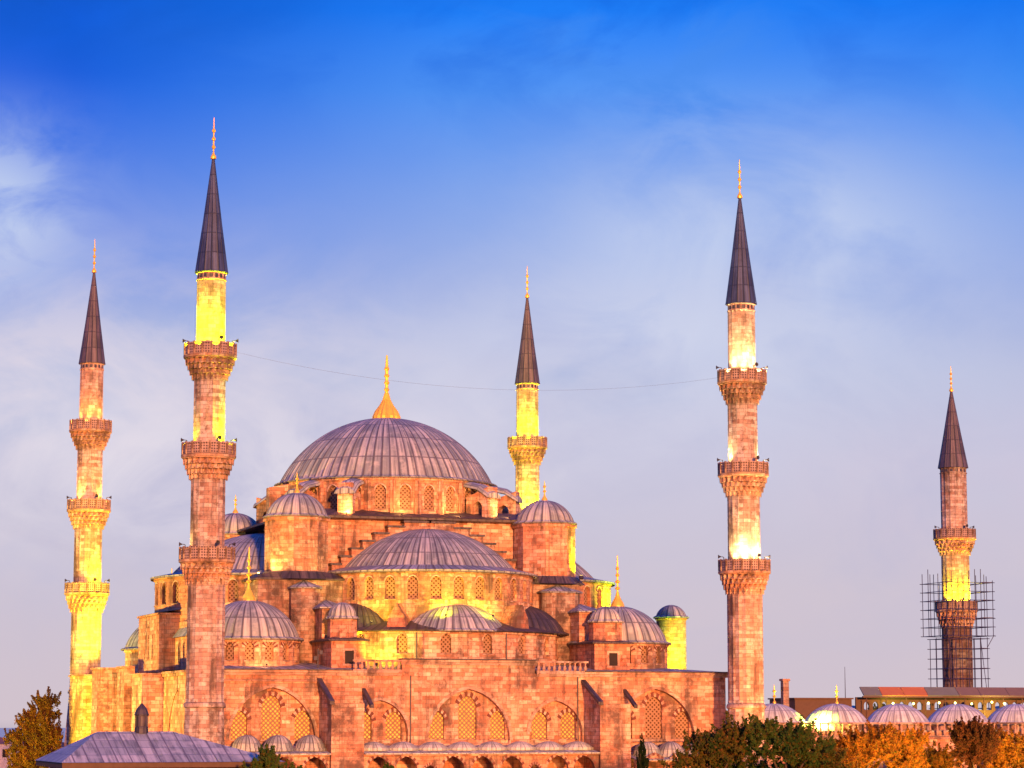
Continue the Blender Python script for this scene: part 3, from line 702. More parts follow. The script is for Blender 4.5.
# ================================================================== minarets
def minaret(loc, zt, balc, rs, label, spire='spire', pb=2.1, zbase=11.6, flare=1.3, low='min_stone'):
    """zt: (tip, spire top, spire base); balc: railing-top heights; rs: shaft radii from top to bottom"""
    x, y = loc; t = thing('minaret', (x, y, 0), label, 'minaret', 'minarets of the mosque')
    tip, st, sb = zt; c = (x, y); NS = 16
    def rf(i, z): return 1+(.035 if i % 4 == 0 else 0.) - (.0 if i % 4 in (1, 3) else .012 if i % 4 == 2 else 0)
    segs = []
    top = sb
    for k, b in enumerate(balc):
        fl = b-1.25
        segs.append((fl, top, rs[k])); top = fl-1.9
    segs.append((zbase, top, rs[-1]))
    for k, (z0, z1, r) in enumerate(segs):
        s = MB()
        if k == 0: s.lathe([(r, z0), (r, z1-.9), (r*1.05, z1-.85), (r*1.05, z1-.75), (r*.99, z1-.74), (r*.99, z1-.18), (r*1.07, z1-.1), (r*1.07, z1+.02)], NS*4, c, rf=rf)
        else: s.lathe([(r*1.02, z0), (r, z0+.5), (r, z1-.3), (r*1.04, z1-.2), (r*1.04, z1+.2)], NS*4, c, rf=rf)
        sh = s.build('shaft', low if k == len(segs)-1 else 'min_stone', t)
        if k == 0:   # dark tile frieze under the spire
            s = MB(); s.lathe([(r*.99, z1-.66), (r*1.015, z1-.64), (r*1.015, z1-.26), (r*.99, z1-.24)], 96, c, rf=lambda i, z: 1 if i % 6 < 4 else .97)
            s.build('frieze', 'iron', sh)
    for k, b in enumerate(balc):
        r1 = rs[k+1]; R = 2.60+.07*k if len(balc) == 3 else 2.95; fl = b-1.2
        s = MB()
        NN = 22
        # muqarnas corbel in four tiers of scallops
        tiers = 4; hh = 2.05
        for q in range(tiers):
            ra = r1*1.03+(R-r1*1.03)*(q/tiers)**.9; rb = r1*1.03+(R-.05-r1*1.03)*((q+1)/tiers)**.9
            za = fl-.32-hh+hh*q/tiers; zb = za+hh/tiers
            n2 = NN*2; off = q % 2
            lo_ = [s.vert((x+(ra if (i+off) % 2 else rb*.985)*cos(2*pi*i/n2), y+(ra if (i+off) % 2 else rb*.985)*sin(2*pi*i/n2), za-(0. if (i+off) % 2 else .22))) for i in range(n2)]
            mi_ = [s.vert((x+(rb-.48 if (i+off) % 2 else rb)*cos(2*pi*i/n2), y+(rb-.48 if (i+off) % 2 else rb)*sin(2*pi*i/n2), zb-.16)) for i in range(n2)]
            hi_ = [s.vert((x+rb*1.01*cos(2*pi*i/n2), y+rb*1.01*sin(2*pi*i/n2), zb-.10)) for i in range(n2)]
            h2_ = [s.vert((x+rb*1.01*cos(2*pi*i/n2), y+rb*1.01*sin(2*pi*i/n2), zb+.0)) for i in range(n2)]
            for i in range(n2):
                j = (i+1) % n2; s.face([lo_[i], lo_[j], mi_[j], mi_[i]]); s.face([mi_[i], mi_[j], hi_[j], hi_[i]]); s.face([hi_[i], hi_[j], h2_[j], h2_[i]])
        s.lathe([(R-.3, fl-.34), (R+.12, fl-.3), (R+.16, fl-.06), (R+.06, fl), (r1*.8, fl+.01)], 44, c)
        s.lathe([(r1*.95, fl-.5-hh), (r1*.98, fl-.1)], 24, c)
        bo = s.build('balcony', 'corbel', t)
        s = MB(); s.lathe([(R, fl+.02), (R+.03, fl+.1), (R+.03, b-.2), (R+.10, b-.16), (R+.10, b), (R-.10, b), (R-.10, fl+.02)], 36, c)
        rl2 = bo; s.build('railing', 'pierced', bo)
        s = MB(); s.box(R-.02, R+.14, -.09, .09, 0, b+.08-fl); pm = s.mesh('railing_post', 'corbel')
        for i in range(18):
            if facing((x+R*cos(2*pi*i/18), y+R*sin(2*pi*i/18), fl), (cos(2*pi*i/18), sin(2*pi*i/18), 0), -.25): place('railing_post', pm, rl2, Vector((x, y, fl)), 2*pi*i/18)
    s = MB(); s.lathe([(rs[-1], zbase), (rs[-1]*1.1, zbase-.1), (rs[-1]*1.14, zbase-.3), (rs[-1]*1.14, zbase-.5), (rs[-1]*1.06, zbase-.6)], 32, c)
    s.lathe([(rs[-1]*1.06, zbase-.6), (rs[-1]*(1+(flare-1)*.5), 5), (rs[-1]*flare, 0)], 12, c); s.build('base', 'min_stone', t)
    s = MB(); rr = rs[0]*1.13; s.lathe([(rr-.05, sb-.06), (rr+.07, sb-.03), (rr+.03, sb+.12), (rr*.60, sb+(st-sb)*.42), (.10, st)], 56, c,
                                    rf=lambda i, z: 1+(.03 if i % 4 == 0 else 0), uvs=(lambda i: i/4., lambda l: l/2.1)); s.build('spire', spire, t)
    f = finial(t, c, st-.25, tip, .30, stages=3)
    return t
TZ = (66+6-6, 61.9, 49.5)
# heights from the fit (datum: camera at 3.6) shifted by +6
tz = (72.0, 67.9, 55.5); bl = (48.0, 37.7, 27.0)
RS = (1.46, 1.58, 1.72, 1.88)
minaret((-30, -35.4), tz, bl, RS, 'tallest nearest minaret, its top shaft glowing yellow, at the left corner of the facade', zbase=11.4)
minaret((30, -35.4), tz, bl, RS, 'minaret with orange lower shaft and warm white glows above the green bushes', zbase=11.4)
minaret((-30, 35.6), tz, bl, RS, 'leftmost minaret with brownish spire and golden yellow lower shaft beside the dark tree', spire='spire_brown', zbase=13.5, flare=1.75)
minaret((30, 35.4), tz, bl, RS, 'minaret behind the small domed tower right of the main dome, only its top balcony showing', spire='spire_brown', zbase=11.4)
minaret((95.7, 35), (61.0, 57.6, 46.0), (37.0, 26.6), (1.85, 1.95, 2.1), 'rightmost shorter minaret wrapped in scaffolding behind the courtyard, brown spire', spire='spire_brown', zbase=9, low='shaded_stone')

# ---- cable strung between the front minarets
s = MB(); pa, pb_ = Vector((-27.6, -35.4, 47.4)), Vector((27.5, -35.4, 47.2)); prev = None
for i in range(33):
    t = i/32; p = pa.lerp(pb_, t); p.z -= 2.6*4*t*(1-t)
    if prev is not None: s.tube(prev, p, .010, 4)
    prev = p
tag(s.build('cable', 'iron'), 'thin sagging cable strung between the top balconies of the two front minarets', 'cable')

# ================================================================== green-lit stair turret by the courtyard
t = thing('turret', (36.2, 0, 0), 'round domed turret glowing yellow green, right behind the right corner dome', 'turret')
s = MB(); s.lathe([(1.85, 0), (1.85, 21.8), (2.0, 21.9), (2.0, 22.2)], 24, (36.2, 0)); s.build('wall', 'stone', t)
dome(t, (36.2, 0), 1.8, 1.35, 22.25, 14, rings=8, rib=.04, sheet=2., eave=.3)

# ================================================================== courtyard
CY = thing('courtyard', (64, 0, 0), 'arcaded courtyard range with low lead domes and a stone balustrade, right of the mosque', 'courtyard')
s = MB()
s.panel([(30.2, 0), (99, 0), (99, 7.7), (30.2, 7.7)], [arch(38.+6*i, 1., 1.9, 4.6) for i in range(10)], Matrix.Translation((0, -30.6, 0)), .5)
s.box(30.2, 99, -30.9, -30.603, 7.45, 7.7)
s.box(30.2, 99, -30.1, -24, 7.3, 8.3); s.box(97.5, 99, -23.9, 16.9, 0, 8.3); s.box(30.2, 61.9, 28, 34, 0, 8.3); s.box(62, 110, 17, 41, 0, 8.3)
s.box(30.3, 36.5, -24, 28, 0, 9)
s.build('wall', 'stone', CY)
s = MB(); s.box(30.3, 98.9, -30.05, -22.5, 8.31, 8.42); s.build('roof', 'lead_pale', CY)
balustrade(CY, 32.6, 98.9, -30.6, 7.75, 9.35, .92)
for i in range(9):
    dome(CY, (37.4+7.85*i, -26.6), 3.6, 2.05, 9.3, 26, rings=12, rib=.008, sheet=2.2, eave=.25, mat='lead_dome')
    s = MB(); s.prism(ngon(37.4+7.85*i, -26.6, 3.8, 12), 8.43, 9.25); s.build('dome_base', 'trim', CY)
for i in range(9):
    dome(CY, (37.4+7.85*i, 31), 3.1, 2.2, 9.3, 20, rings=8, rib=.014, sheet=2.2, eave=.25, mat='lead_pale')
for x in (37.4, 45.25): finial(CY, (x+.15, -26.6), 11.5, 13.6, .2, stages=2)
# far roof terrace: long flat canopy over the works by the scaffolded minaret
CN = thing('canopy', (88, 20, 8.3), 'long flat roof with brown and orange panels behind the courtyard domes, lamp frieze under it', 'canopy')
cols = {'tarp': (.50, .17, .05), 'tarpb': (.20, .14, .095), 'tarpg': (.18, .19, .14)}
for k_, v_ in cols.items(): M[k_] = plain(k_, v_, .7, 0., .2, .7)
xs = [72.4, 75.2, 78.6, 82.2, 87, 90.4, 94.8, 99.2, 103.6, 108]
zs0 = 13.35
for i in range(len(xs)-1):
    s = MB(); a, b = xs[i], xs[i+1]; z = 12.95
    v = [s.vert(p) for p in ((a+.03, 19.2, z), (b-.03, 19.2, z), (b-.03+.4, 21.2, z+1.15), (a+.03+.4, 21.2, z+1.15), (a+.03, 19.3, z-.12), (b-.03, 19.3, z-.12), (b+.37, 21.3, z+1.03), (a+.43, 21.3, z+1.03))]
    for q in ((0, 1, 2, 3), (7, 6, 5, 4), (0, 4, 5, 1), (1, 5, 6, 2), (2, 6, 7, 3), (3, 7, 4, 0)): s.face([v[k] for k in q])
    s.build('roof_panel', 'tarp' if i in (1, 2) else ('tarpg' if i in (0, 3) else 'tarpb'), CN)
for x in range(73, 108, 3): s = MB(); s.box(x-.06, x+.06, 19.5, 19.62, 8.4, 12.55); s.build('post', 'wood', CN)
s = MB(); s.box(72.4, 108, 19.4, 19.7, 12.6, 12.82); s.build('beam', 'wood', CN)
s = MB(); s.panel([(72.4, 8.4), (110, 8.4), (110, 12.7), (72.4, 12.7)], [arch(74+1.35*i, 11.0, .8, 1.1) for i in range(26)], Matrix.Translation((0, 21.5, 0)), .3); s.build('frieze_wall', 'wood', CN)
lm = MB(); lm.lathe([(.02, -.16), (.14, -.08), (.16, 0), (.1, .12), (.02, .16)], 8); lme = lm.mesh('lamp', 'lamp_y')
for i in range(9): place('lamp', lme, CN, Vector((77.2+2.5*i+random.uniform(-.9, .9), 19.3, 11.9+random.uniform(-.1, .2))))
s = MB(); s.box(63.5, 72, 22, 30, 8.3, 12.4); s.box(63.3, 72.2, 21.8, 30.2, 12.41, 12.6); t = s.build('site_hut', 'wood'); tag(t, 'dark flat roofed block beside the long panelled canopy', 'hut')
# chimney
t = thing('chimney', (56.3, 10, 0), 'slim square stone chimney rising behind the first courtyard dome', 'chimney')
s = MB(); s.box(55.9, 56.7, 9.6, 10.4, 0, 14.6); s.build('shaft', 'stone_grey', t)
s = MB(); s.box(55.78, 56.82, 9.45, 10.55, 14.61, 14.9); s.build('cap', 'stone', t)

# ================================================================== scaffolding round the far right minaret
SF = thing('scaffolding', (95.9, 35, 8.3), 'tube scaffolding cage around the rightmost minaret, wider at its top lift', 'scaffolding')
def poles(x0, x1, y0, y1, z0, z1, nx, lifts, ext=1.2):
    for i in range(nx+1):
        for yy in (y0, y1):
            x = x0+(x1-x0)*i/nx; s = MB(); s.tube((x, yy, z0), (x+random.uniform(-.05, .05), yy, z1+random.uniform(0, ext)), .055, 5); s.build('upright', 'scaf', SF)
    for xx in (x0, x1):
        for i in (1, 2): y = y0+(y1-y0)*i/3; s = MB(); s.tube((xx, y, z0), (xx, y, z1+ext*.6), .055, 5); s.build('upright', 'scaf', SF)
    for k in range(lifts+1):
        z = z0+(z1-z0)*k/lifts; e = .4; L_ = []
        for yy in (y0, y1): L_.append(('ledger', (x0-e, yy, z), (x1+e, yy, z+random.uniform(-.04, .04))))
        for xx in (x0, x1): L_.append(('ledger', (xx, y0-e, z), (xx, y1+e, z)))
        for i in range(1, nx):
            x = x0+(x1-x0)*i/nx
            if abs(x-95.7) > 2.6: L_.append(('transom', (x, y0, z), (x, y1, z)))
        for nm, a, b in L_: s = MB(); s.tube(a, b, .05 if nm == 'ledger' else .04, 5); s.build(nm, 'scaf', SF)
        if k % 2 == 0 and k:
            s = MB(); s.box(x0, 93.2, y0, y0+1., z+.05, z+.1); s.build('platform', 'wood', SF)
            s = MB(); s.box(98.2, x1, y0, y0+1., z+.05, z+.1); s.build('platform', 'wood', SF)
poles(92.9, 99.0, 32.2, 38.0, 8.4, 21.2, 6, 9, .3)
poles(92.2, 99.7, 31.6, 38.6, 21.6, 29.2, 8, 6, 2.2)
for a, b in (((92.9, 32.1, 12), (93.9, 32.1, 21)), ((94, 32.1, 13), (93., 32.1, 19)), ((98.9, 32.1, 12), (97.9, 32.1, 21)), ((92.2, 31.5, 21.6), (92.9, 32.1, 20.)), ((99.7, 31.5, 21.6), (99.0, 32.1, 20.)), ((93.2, 31.5, 21.6), (94.2, 31.5, 26))):
    s = MB(); s.tube(a, b, .05, 5); s.build('brace', 'scaf', SF)

# ================================================================== low lead-roofed building in the foreground
PV = thing('pavilion', (-47, -98, 0), 'low building with a pale hipped lead roof and deep eaves in the left foreground', 'building')
s = MB(); s.box(-54.6, -40., -103.4, -93, 0, 6.15); s.build('wall', 'stone_red', PV)
x0, x1, y0, y1, ze, zr = -55.6, -39.0, -104.5, -92, 6.55, 8.75
s = MB()
rx0, rx1, ry = -51.9, -46.2, -98.2
P_ = {k: s.vert(v) for k, v in dict(a=(x0, y0, ze), b=(x1, y0, ze), c=(x1, y1, ze), d=(x0, y1, ze), e=(rx0, ry, zr), f=(rx1, ry, zr)).items()}
cu = 1.05
s.face([P_['a'], P_['b'], P_['f'], P_['e']], [(x0/cu, 0), (x1/cu, 0), (rx1/cu, 4.3), (rx0/cu, 4.3)])
s.face([P_['c'], P_['d'], P_['e'], P_['f']], [(x1/cu, 0), (x0/cu, 0), (rx0/cu, 4.3), (rx1/cu, 4.3)])
s.face([P_['d'], P_['a'], P_['e']], [(y1/cu, 0), (y0/cu, 0), (ry/cu, 4)]); s.face([P_['b'], P_['c'], P_['f']], [(y0/cu, 0), (y1/cu, 0), (ry/cu, 4)])
s.face([P_['d'], P_['c'], P_['b'], P_['a']])
s.build('roof', 'lead_pale', PV)
s = MB(); s.box(x0+.1, x1-.1, y0+.1, y1-.1, ze-.38, ze-.01); s.build('eave_board', 'wood', PV)
for x in range(-54, -40, 3): s = MB(); s.box(x-.12, x+.12, y0+.5, y0+.75, 0, ze-.39); s.build('post', 'wood', PV)
# lantern (small domed cap) on its ridge
s = MB(); s.lathe([(.55, 8.6), (.5, 9.1), (.42, 9.15), (.42, 9.9), (.55, 9.95), (.55, 10.05), (.42, 10.4), (.2, 10.7), (.05, 10.85), (.03, 11.3), (.01, 11.4)], 12, (-48.6, -98.2))
for i in range(6):
    s.T = Matrix.Translation((-48.6, -98.2, 0)) @ Matrix.Rotation(i*pi/3, 4, 'Z'); s.box(.38, .5, -.06, .06, 9.1, 9.95)
s.build('vent_lantern', 'lead_dark', PV)

# ================================================================== floodlights
FLB = MB(); FLB.box(-.16, .16, -.12, .12, -.13, .13); FLB.tube((0, 0, -.13), (0, 0, -.55), .03, 5)
FLm = FLB.mesh('housing', 'iron')
gl = MB(); gl.box(-.13, .13, .125, .15, -.10, .10)
GLm = {c: gl.mesh('lens', c) for c in ('lamp_y', 'lamp_w')}
def floodlight(p, aim, power, col, label, group, size=50., lens='lamp_y', r=.25, big=1.):
    t = thing('floodlight', p, label, 'floodlight', group)
    d = (Vector(aim)-Vector(p)).normalized()
    q = d.to_track_quat('Y', 'Z').to_matrix().to_4x4() @ Matrix.Scale(big, 4)
    h = bpy.data.objects.new('housing', FLm); COL.objects.link(h); h.parent = t; h.matrix_basis = Matrix.Translation((0, 0, .5*big)) @ q
    l = bpy.data.objects.new('lens', GLm[lens]); COL.objects.link(l); l.parent = t; l.matrix_basis = Matrix.Translation((0, 0, .5*big)) @ q
    ld = bpy.data.lights.new('beam', 'SPOT'); ld.energy = power; ld.color = col; ld.spot_size = radians(size); ld.spot_blend = .8; ld.shadow_soft_size = r
    lo = bpy.data.objects.new('beam', ld); COL.objects.link(lo); lo.parent = t
    lo.matrix_basis = Matrix.Translation(Vector((0, 0, .5*big))+d*.4*big) @ d.to_track_quat('-Z', 'Y').to_matrix().to_4x4()
YEL = (1., .80, .01); LIM = (.90, .95, .0); YG = (.62, 1., .0); WRM = (1., .60, .20); ORG = (1., .38, .06); WHT = (1., .70, .28); GLD = (1., .62, .01)
def ring(mx_, my_, zf, sh, azs, col, power, label, h=8., lens='lamp_y'):
    for a in azs:
        a = radians(a); p = (mx_+2.5*cos(a), my_+2.5*sin(a), zf)
        floodlight(p, (mx_+sh*.9*cos(a), my_+sh*.9*sin(a), zf+h), power, col, label, label, 80., lens, .45, .8)
S_ = 'small floodlight on the '
ring(-30, -35.4, 46.8, 1.5, (-170, -130, -90, -50, -10), LIM, 9000, 'small yellow floodlight on the top balcony of the tallest minaret')
ring(-30, -35.4, 36.5, 1.6, (-50, -15, 20), LIM, 5600, 'small yellow floodlight on the middle balcony of the tallest minaret')
ring(-30, -35.4, 36.5, 1.6, (-168,), YEL, 1500, 'dimmer left floodlight on the middle balcony of the tallest minaret')
ring(-30, -35.4, 25.8, 1.8, (-175, 5), WRM, 1500, 'small warm floodlight on the lowest balcony of the tallest minaret')
ring(30, -35.4, 46.8, 1.5, (-150, -110, -70, -30), WHT, 5500, 'small warm floodlight on the top balcony of the right front minaret', lens='lamp_w')
ring(30, -35.4, 36.5, 1.6, (-25, 10, -178), WHT, 3400, 'small warm floodlight on the middle balcony of the right front minaret', lens='lamp_w')
ring(30, -35.4, 25.8, 1.8, (-150, -110, -70, -30, 5), WHT, 5200, 'small warm floodlight on the lowest balcony of the right front minaret', lens='lamp_w')
ring(-30, 35.6, 46.8, 1.5, (-20, -60, -110, -165), ORG, 3000, 'small orange floodlight on the top balcony of the leftmost minaret')
ring(-30, 35.6, 36.5, 1.6, (-5, -45, -150), ORG, 3600, 'small orange floodlight on the middle balcony of the leftmost minaret')
ring(-30, 35.6, 25.8, 1.8, (-80, -40, 0), GLD, 6000, 'small yellow floodlight on the lowest balcony of the leftmost minaret')
ring(30, 35.4, 46.8, 1.5, (-150, -105, -60, -15), LIM, 6500, 'small yellow floodlight on the balcony of the minaret behind the dome')
ring(30, 35.4, 36.5, 1.6, (-120, -70, -20), YEL, 5200, 'small yellow floodlight hidden on the middle balcony of the minaret behind the dome')
ring(95.7, 35, 25.4, 1.9, (-150, -110, -70, -30), YEL, 6500, 'small yellow floodlight on the scaffolded minaret balcony')
floodlight((-20.2, -17.2, 25.2), (-30, -35.4, 41), 16000, YEL, 'roof floodlight at the left of the main drum aimed at the tallest minaret', None, 34, 'lamp_y', .3, .8)
floodlight((-20.0, 19.8, 25.2), (-30, 35.6, 40), 14000, ORG, 'rear roof floodlight aimed at the leftmost minaret', None, 36, 'lamp_y', .3, .8)
floodlight((14, 20., 26.0), (30, 35.4, 50), 34000, YEL, 'rear roof floodlight aimed at the minaret behind the dome', None, 40, 'lamp_y', .3, .8)
# floods on roofs and ground, aimed up at walls
fl = lambda p, aim, pw, col, lab, size=70., big=1.6, r=.4: floodlight(p, aim, pw, col, lab, None, size, 'lamp_y', r, big)
fl((-25.5, 24.5, 15.6), (-30, 35, 24), 26000, YEL, 'roof floodlight in front of the leftmost minaret, painting it yellow', 75, 1.6, .4)
fl((-44, 12, .2), (-31, 34, 12), 26000, YEL, 'ground floodlight at the foot of the leftmost minaret', 80, 2., .6)
fl((-74, -12, .2), (-30, -5, 15), 150000, (1., .58, .07), 'ground floodlight on the left of the mosque aimed at its side wall', 85, 2.5, 1.)
fl((-62, 12, .2), (-31, 34, 14), 60000, (1., .66, .04), 'ground floodlight further back on the left of the mosque', 70, 2.5, 1.)
fl((-10.2, -29.3, 15.0), (-8.6, -26, 18.6), 1500, (1., .72, .03), 'roof floodlight below the yellow lit left part of the lower window tier', 150, 1., .2)
for x_, pw in ((-9.6, 1100), (-2.0, 900), (3.4, 600)):
    fl((x_, -25.3 if x_ < -5 else -27.9, 19.8 if x_ < -5 else 20.6), (x_*.9, -23, 24.0), pw, YEL, {-9.6: 'left', -2.: 'middle', 3.4: 'right'}[x_]+' one of three roof floodlights in front of the half dome windows', 160, .6, .5)
fl((17.35, -18.3, 25.1), (17.4, -15.2, 29.5), 2600, (.95, 1., .0), 'roof floodlight beside the right domed tower, lighting its flank yellow green', 100, 1.4, .3)
fl((35.3, -9., 9.0), (36.3, -.5, 16), 16000, YG, 'green yellow floodlight below the round turret', 70, 1.6)
fl((41.2, -29.5, 8.7), (43.8, -28.2, 10.4), 5200, (.66, 1., .10), 'green yellow floodlight between the first two courtyard domes aimed right', 160, .6, .1)
fl((41.1, -29.3, 8.7), (39.2, -28.2, 10.4), 2600, (.70, 1., .06), 'green yellow floodlight between the first two courtyard domes aimed left', 160, .6, .1)
fl((76., 18.2, 8.6), (80, 20.6, 12.4), 1100, (.95, 1., .1), 'added yellow light brightening the frieze under the left end of the panelled canopy', 140, .8)  # added light, boosts the weak lamp string on the frieze
fl((92., 18.2, 8.6), (92, 20.6, 12.4), 1100, (1., .8, .1), 'added yellow light brightening the frieze under the right end of the panelled canopy', 140, .8)  # second added light for the frieze, same purpose
for x_, pw in ((-45, 30000), (-8, 15000), (40, 32000)):
    fl((x_, -86, .2), (x_*.62, -34, 9), pw, (1., .34, .10), {-45: 'leftmost', -8: 'middle', 40: 'rightmost'}[x_]+' of the orange ground floodlights in front of the mosque facade', 75, 2.5, .8)
fl((36, -50, .2), (30, -35, 18), 26000, (1., .30, .05), 'orange floodlight at the foot of the right front minaret', 60, 2., .5)

fl((14, -62, .2), (28, -30, 9), 12000, (1., .30, .06), 'added orange fill light near the small cypress aimed at the right bay', 60, 2., .5)  # added fill that lifts the minaret's shadow on the wall
fl((31, -76, .2), (31, -62, 6), 9000, (1., .55, .10), 'added warm ground light brightening the orange autumn trees from the front', 110, 2., .5)  # unseen light added to make the orange crowns glow
fl((45, -76, .2), (44, -62, 6), 9000, (1., .55, .10), 'added warm ground light at the far right brightening the autumn trees', 110, 2., .5)  # same added glow for the crowns at the right edge
fl((26.0, -9.8, 20.0), (24.4, -7, 24.5), 5000, YG, 'green yellow roof floodlight beside the right half dome windows', 120, .8, .2)
for x_, lb in ((-9.5, 'leftmost'), (-3, 'second from left'), (4., 'third from left'), (10, 'rightmost')):
    fl((x_, -14.5, 32.5), (x_*.9, -11, 35.6), 420, (1., .52, .13), lb+' of four small floodlights under the main dome windows', 150, .5, .2)
fl((-19.8, -17.6, 25.2), (-15.8, -16.5, 29.5), 900, (1., .55, .12), 'warm roof floodlight below the left domed tower', 110, .7, .2)
fl((11.6, -18.0, 25.2), (14, -17, 29.5), 600, (1., .50, .15), 'warm roof floodlight below the right domed tower', 110, .7, .2)
fl((-10.4, -24.6, 18.4), (-12.4, -22.8, 20.4), 260, YEL, 'tiny yellow floodlight beside the left cupola', 120, .5, .15)
fl((19.4, -25.2, 18.9), (17.2, -22.6, 20.4), 300, (1., .62, .08), 'tiny warm floodlight beside the right cupola', 120, .5, .15)
fl((-22.1, -29.2, 15.1), (-22.1, -26, 17.5), 500, (1., .42, .12), 'small orange roof floodlight in front of the left corner dome', 150, .5, .2)
# ================================================================== loudspeakers, lamp post, mast, drain pipes
hb = MB(); hb.lathe([(.07, 0), (.10, .12), (.16, .26), (.30, .44), (.31, .46), (.26, .44), (.02, .2)], 14)
HORN = hb.mesh('horn', 'iron'); kb = MB(); kb.tube((0, 0, 0), (0, 0, 1.55), .045, 6); kb.tube((0, 0, 1.55), (.25, 0, 1.6), .04, 6); KB = kb.mesh('bracket', 'iron')
def speaker(mx_, my_, z, az, R, label):
    a = radians(az); t = thing('loudspeaker', (mx_+R*cos(a), my_+R*sin(a), z), label, 'loudspeaker', label)
    k = bpy.data.objects.new('bracket', KB); COL.objects.link(k); k.parent = t; k.rotation_euler = (0, 0, a)
    h = bpy.data.objects.new('horn', HORN); COL.objects.link(h); h.parent = t
    h.matrix_basis = Matrix.Translation((.28*cos(a), .28*sin(a), 1.6)) @ Matrix.Rotation(a, 4, 'Z') @ Matrix.Rotation(pi/2, 4, 'Y') @ Matrix.Scale(.72, 4)
for (mx_, my_), nm, zs_ in (((-30, -35.4), 'tallest minaret', (46.8, 36.5, 25.8)), ((30, -35.4), 'right front minaret', (46.8, 36.5, 25.8)), ((-30, 35.6), 'leftmost minaret', (36.5, 25.8)), ((95.7, 35), 'scaffolded minaret', (35.8,))):
    for z_ in zs_:
        lv = {46.8: 'top', 36.5: 'middle', 25.8: 'lowest', 35.8: 'upper'}[z_]
        for az in (-19, 161, -80): speaker(mx_, my_, z_, az, 2.25, 'dark horn loudspeaker on the '+lv+' balcony of the '+nm)
t = thing('lamp_post', (-16.4, -28.6, 14.9), 'short dark two headed lamp post on the roof edge by the left stair block', 'lamp post')
s = MB(); s.tube((-16.4, -28.6, 14.9), (-16.4, -28.6, 17.1), .07, 6); s.build('post', 'iron', t)
for dx in (-.3, .3): s = MB(); s.box(-16.4+dx-.18, -16.4+dx+.18, -28.75, -28.45, 16.2+dx, 16.6+dx); s.build('lamp_head', 'iron', t)
t = thing('mast', (71.3, 21, 12.6), 'thin bare aerial mast standing on the dark block left of the panelled canopy', 'mast')
s = MB(); s.tube((71.3, 22.5, 12.6), (71.3, 22.5, 16.8), .06, 5, .03); s.build('pole', 'iron', t)
for x_, y_, z0_, z1_ in ((4.9, -28.0, 15.4, 19.0), (-5.3, -28.0, 15.4, 19.0), (12.4, -30.12, 7.2, 14.3), (-6.6, -30.12, 7.2, 14.3)):
    s = MB(); s.tube((x_, y_, z0_), (x_, y_, z1_), .07, 6); s.build('drain_pipe', 'iron', MQ)
# ================================================================== trees
def leafmat(name, ca, cb, cc, sc=.35):
    m, N = newmat(name)
    ob = (N.n('ShaderNodeTexCoord'), 'Object')
    n = N.noise(ob, sc, 3., .6); n2 = N.noise(ob, 3., 2.)
    c = N.mix(N.mapr(n, .40, .60), ca, cb); c = N.mix(N.mapr(n2, .5, .68), c, cc)
    d = N.n('ShaderNodeBsdfDiffuse', {0: c}); t = N.n('ShaderNodeBsdfTranslucent', {0: c})
    N.n('ShaderNodeOutputMaterial', {0: (N.n('ShaderNodeMixShader', {0: .3, 1: (d, 0), 2: (t, 0)}), 0)})
    return m
M['leaf_dg'] = leafmat('dark_green_leaves', (.04, .10, .022), (.08, .13, .025), (.17, .10, .02))
M['leaf_or'] = leafmat('autumn_leaves', (.22, .09, .015), (.38, .17, .022), (.09, .10, .02), .8)
M['leaf_mix'] = leafmat('turning_leaves', (.05, .085, .018), (.13, .12, .022), (.28, .11, .03))
M['leaf_br'] = leafmat('brown_green_leaves', (.06, .032, .014), (.11, .045, .018), (.04, .035, .014))
M['leaf_cy'] = leafmat('cypress_leaves', (.012, .028, .012), (.02, .04, .015), (.03, .045, .02))
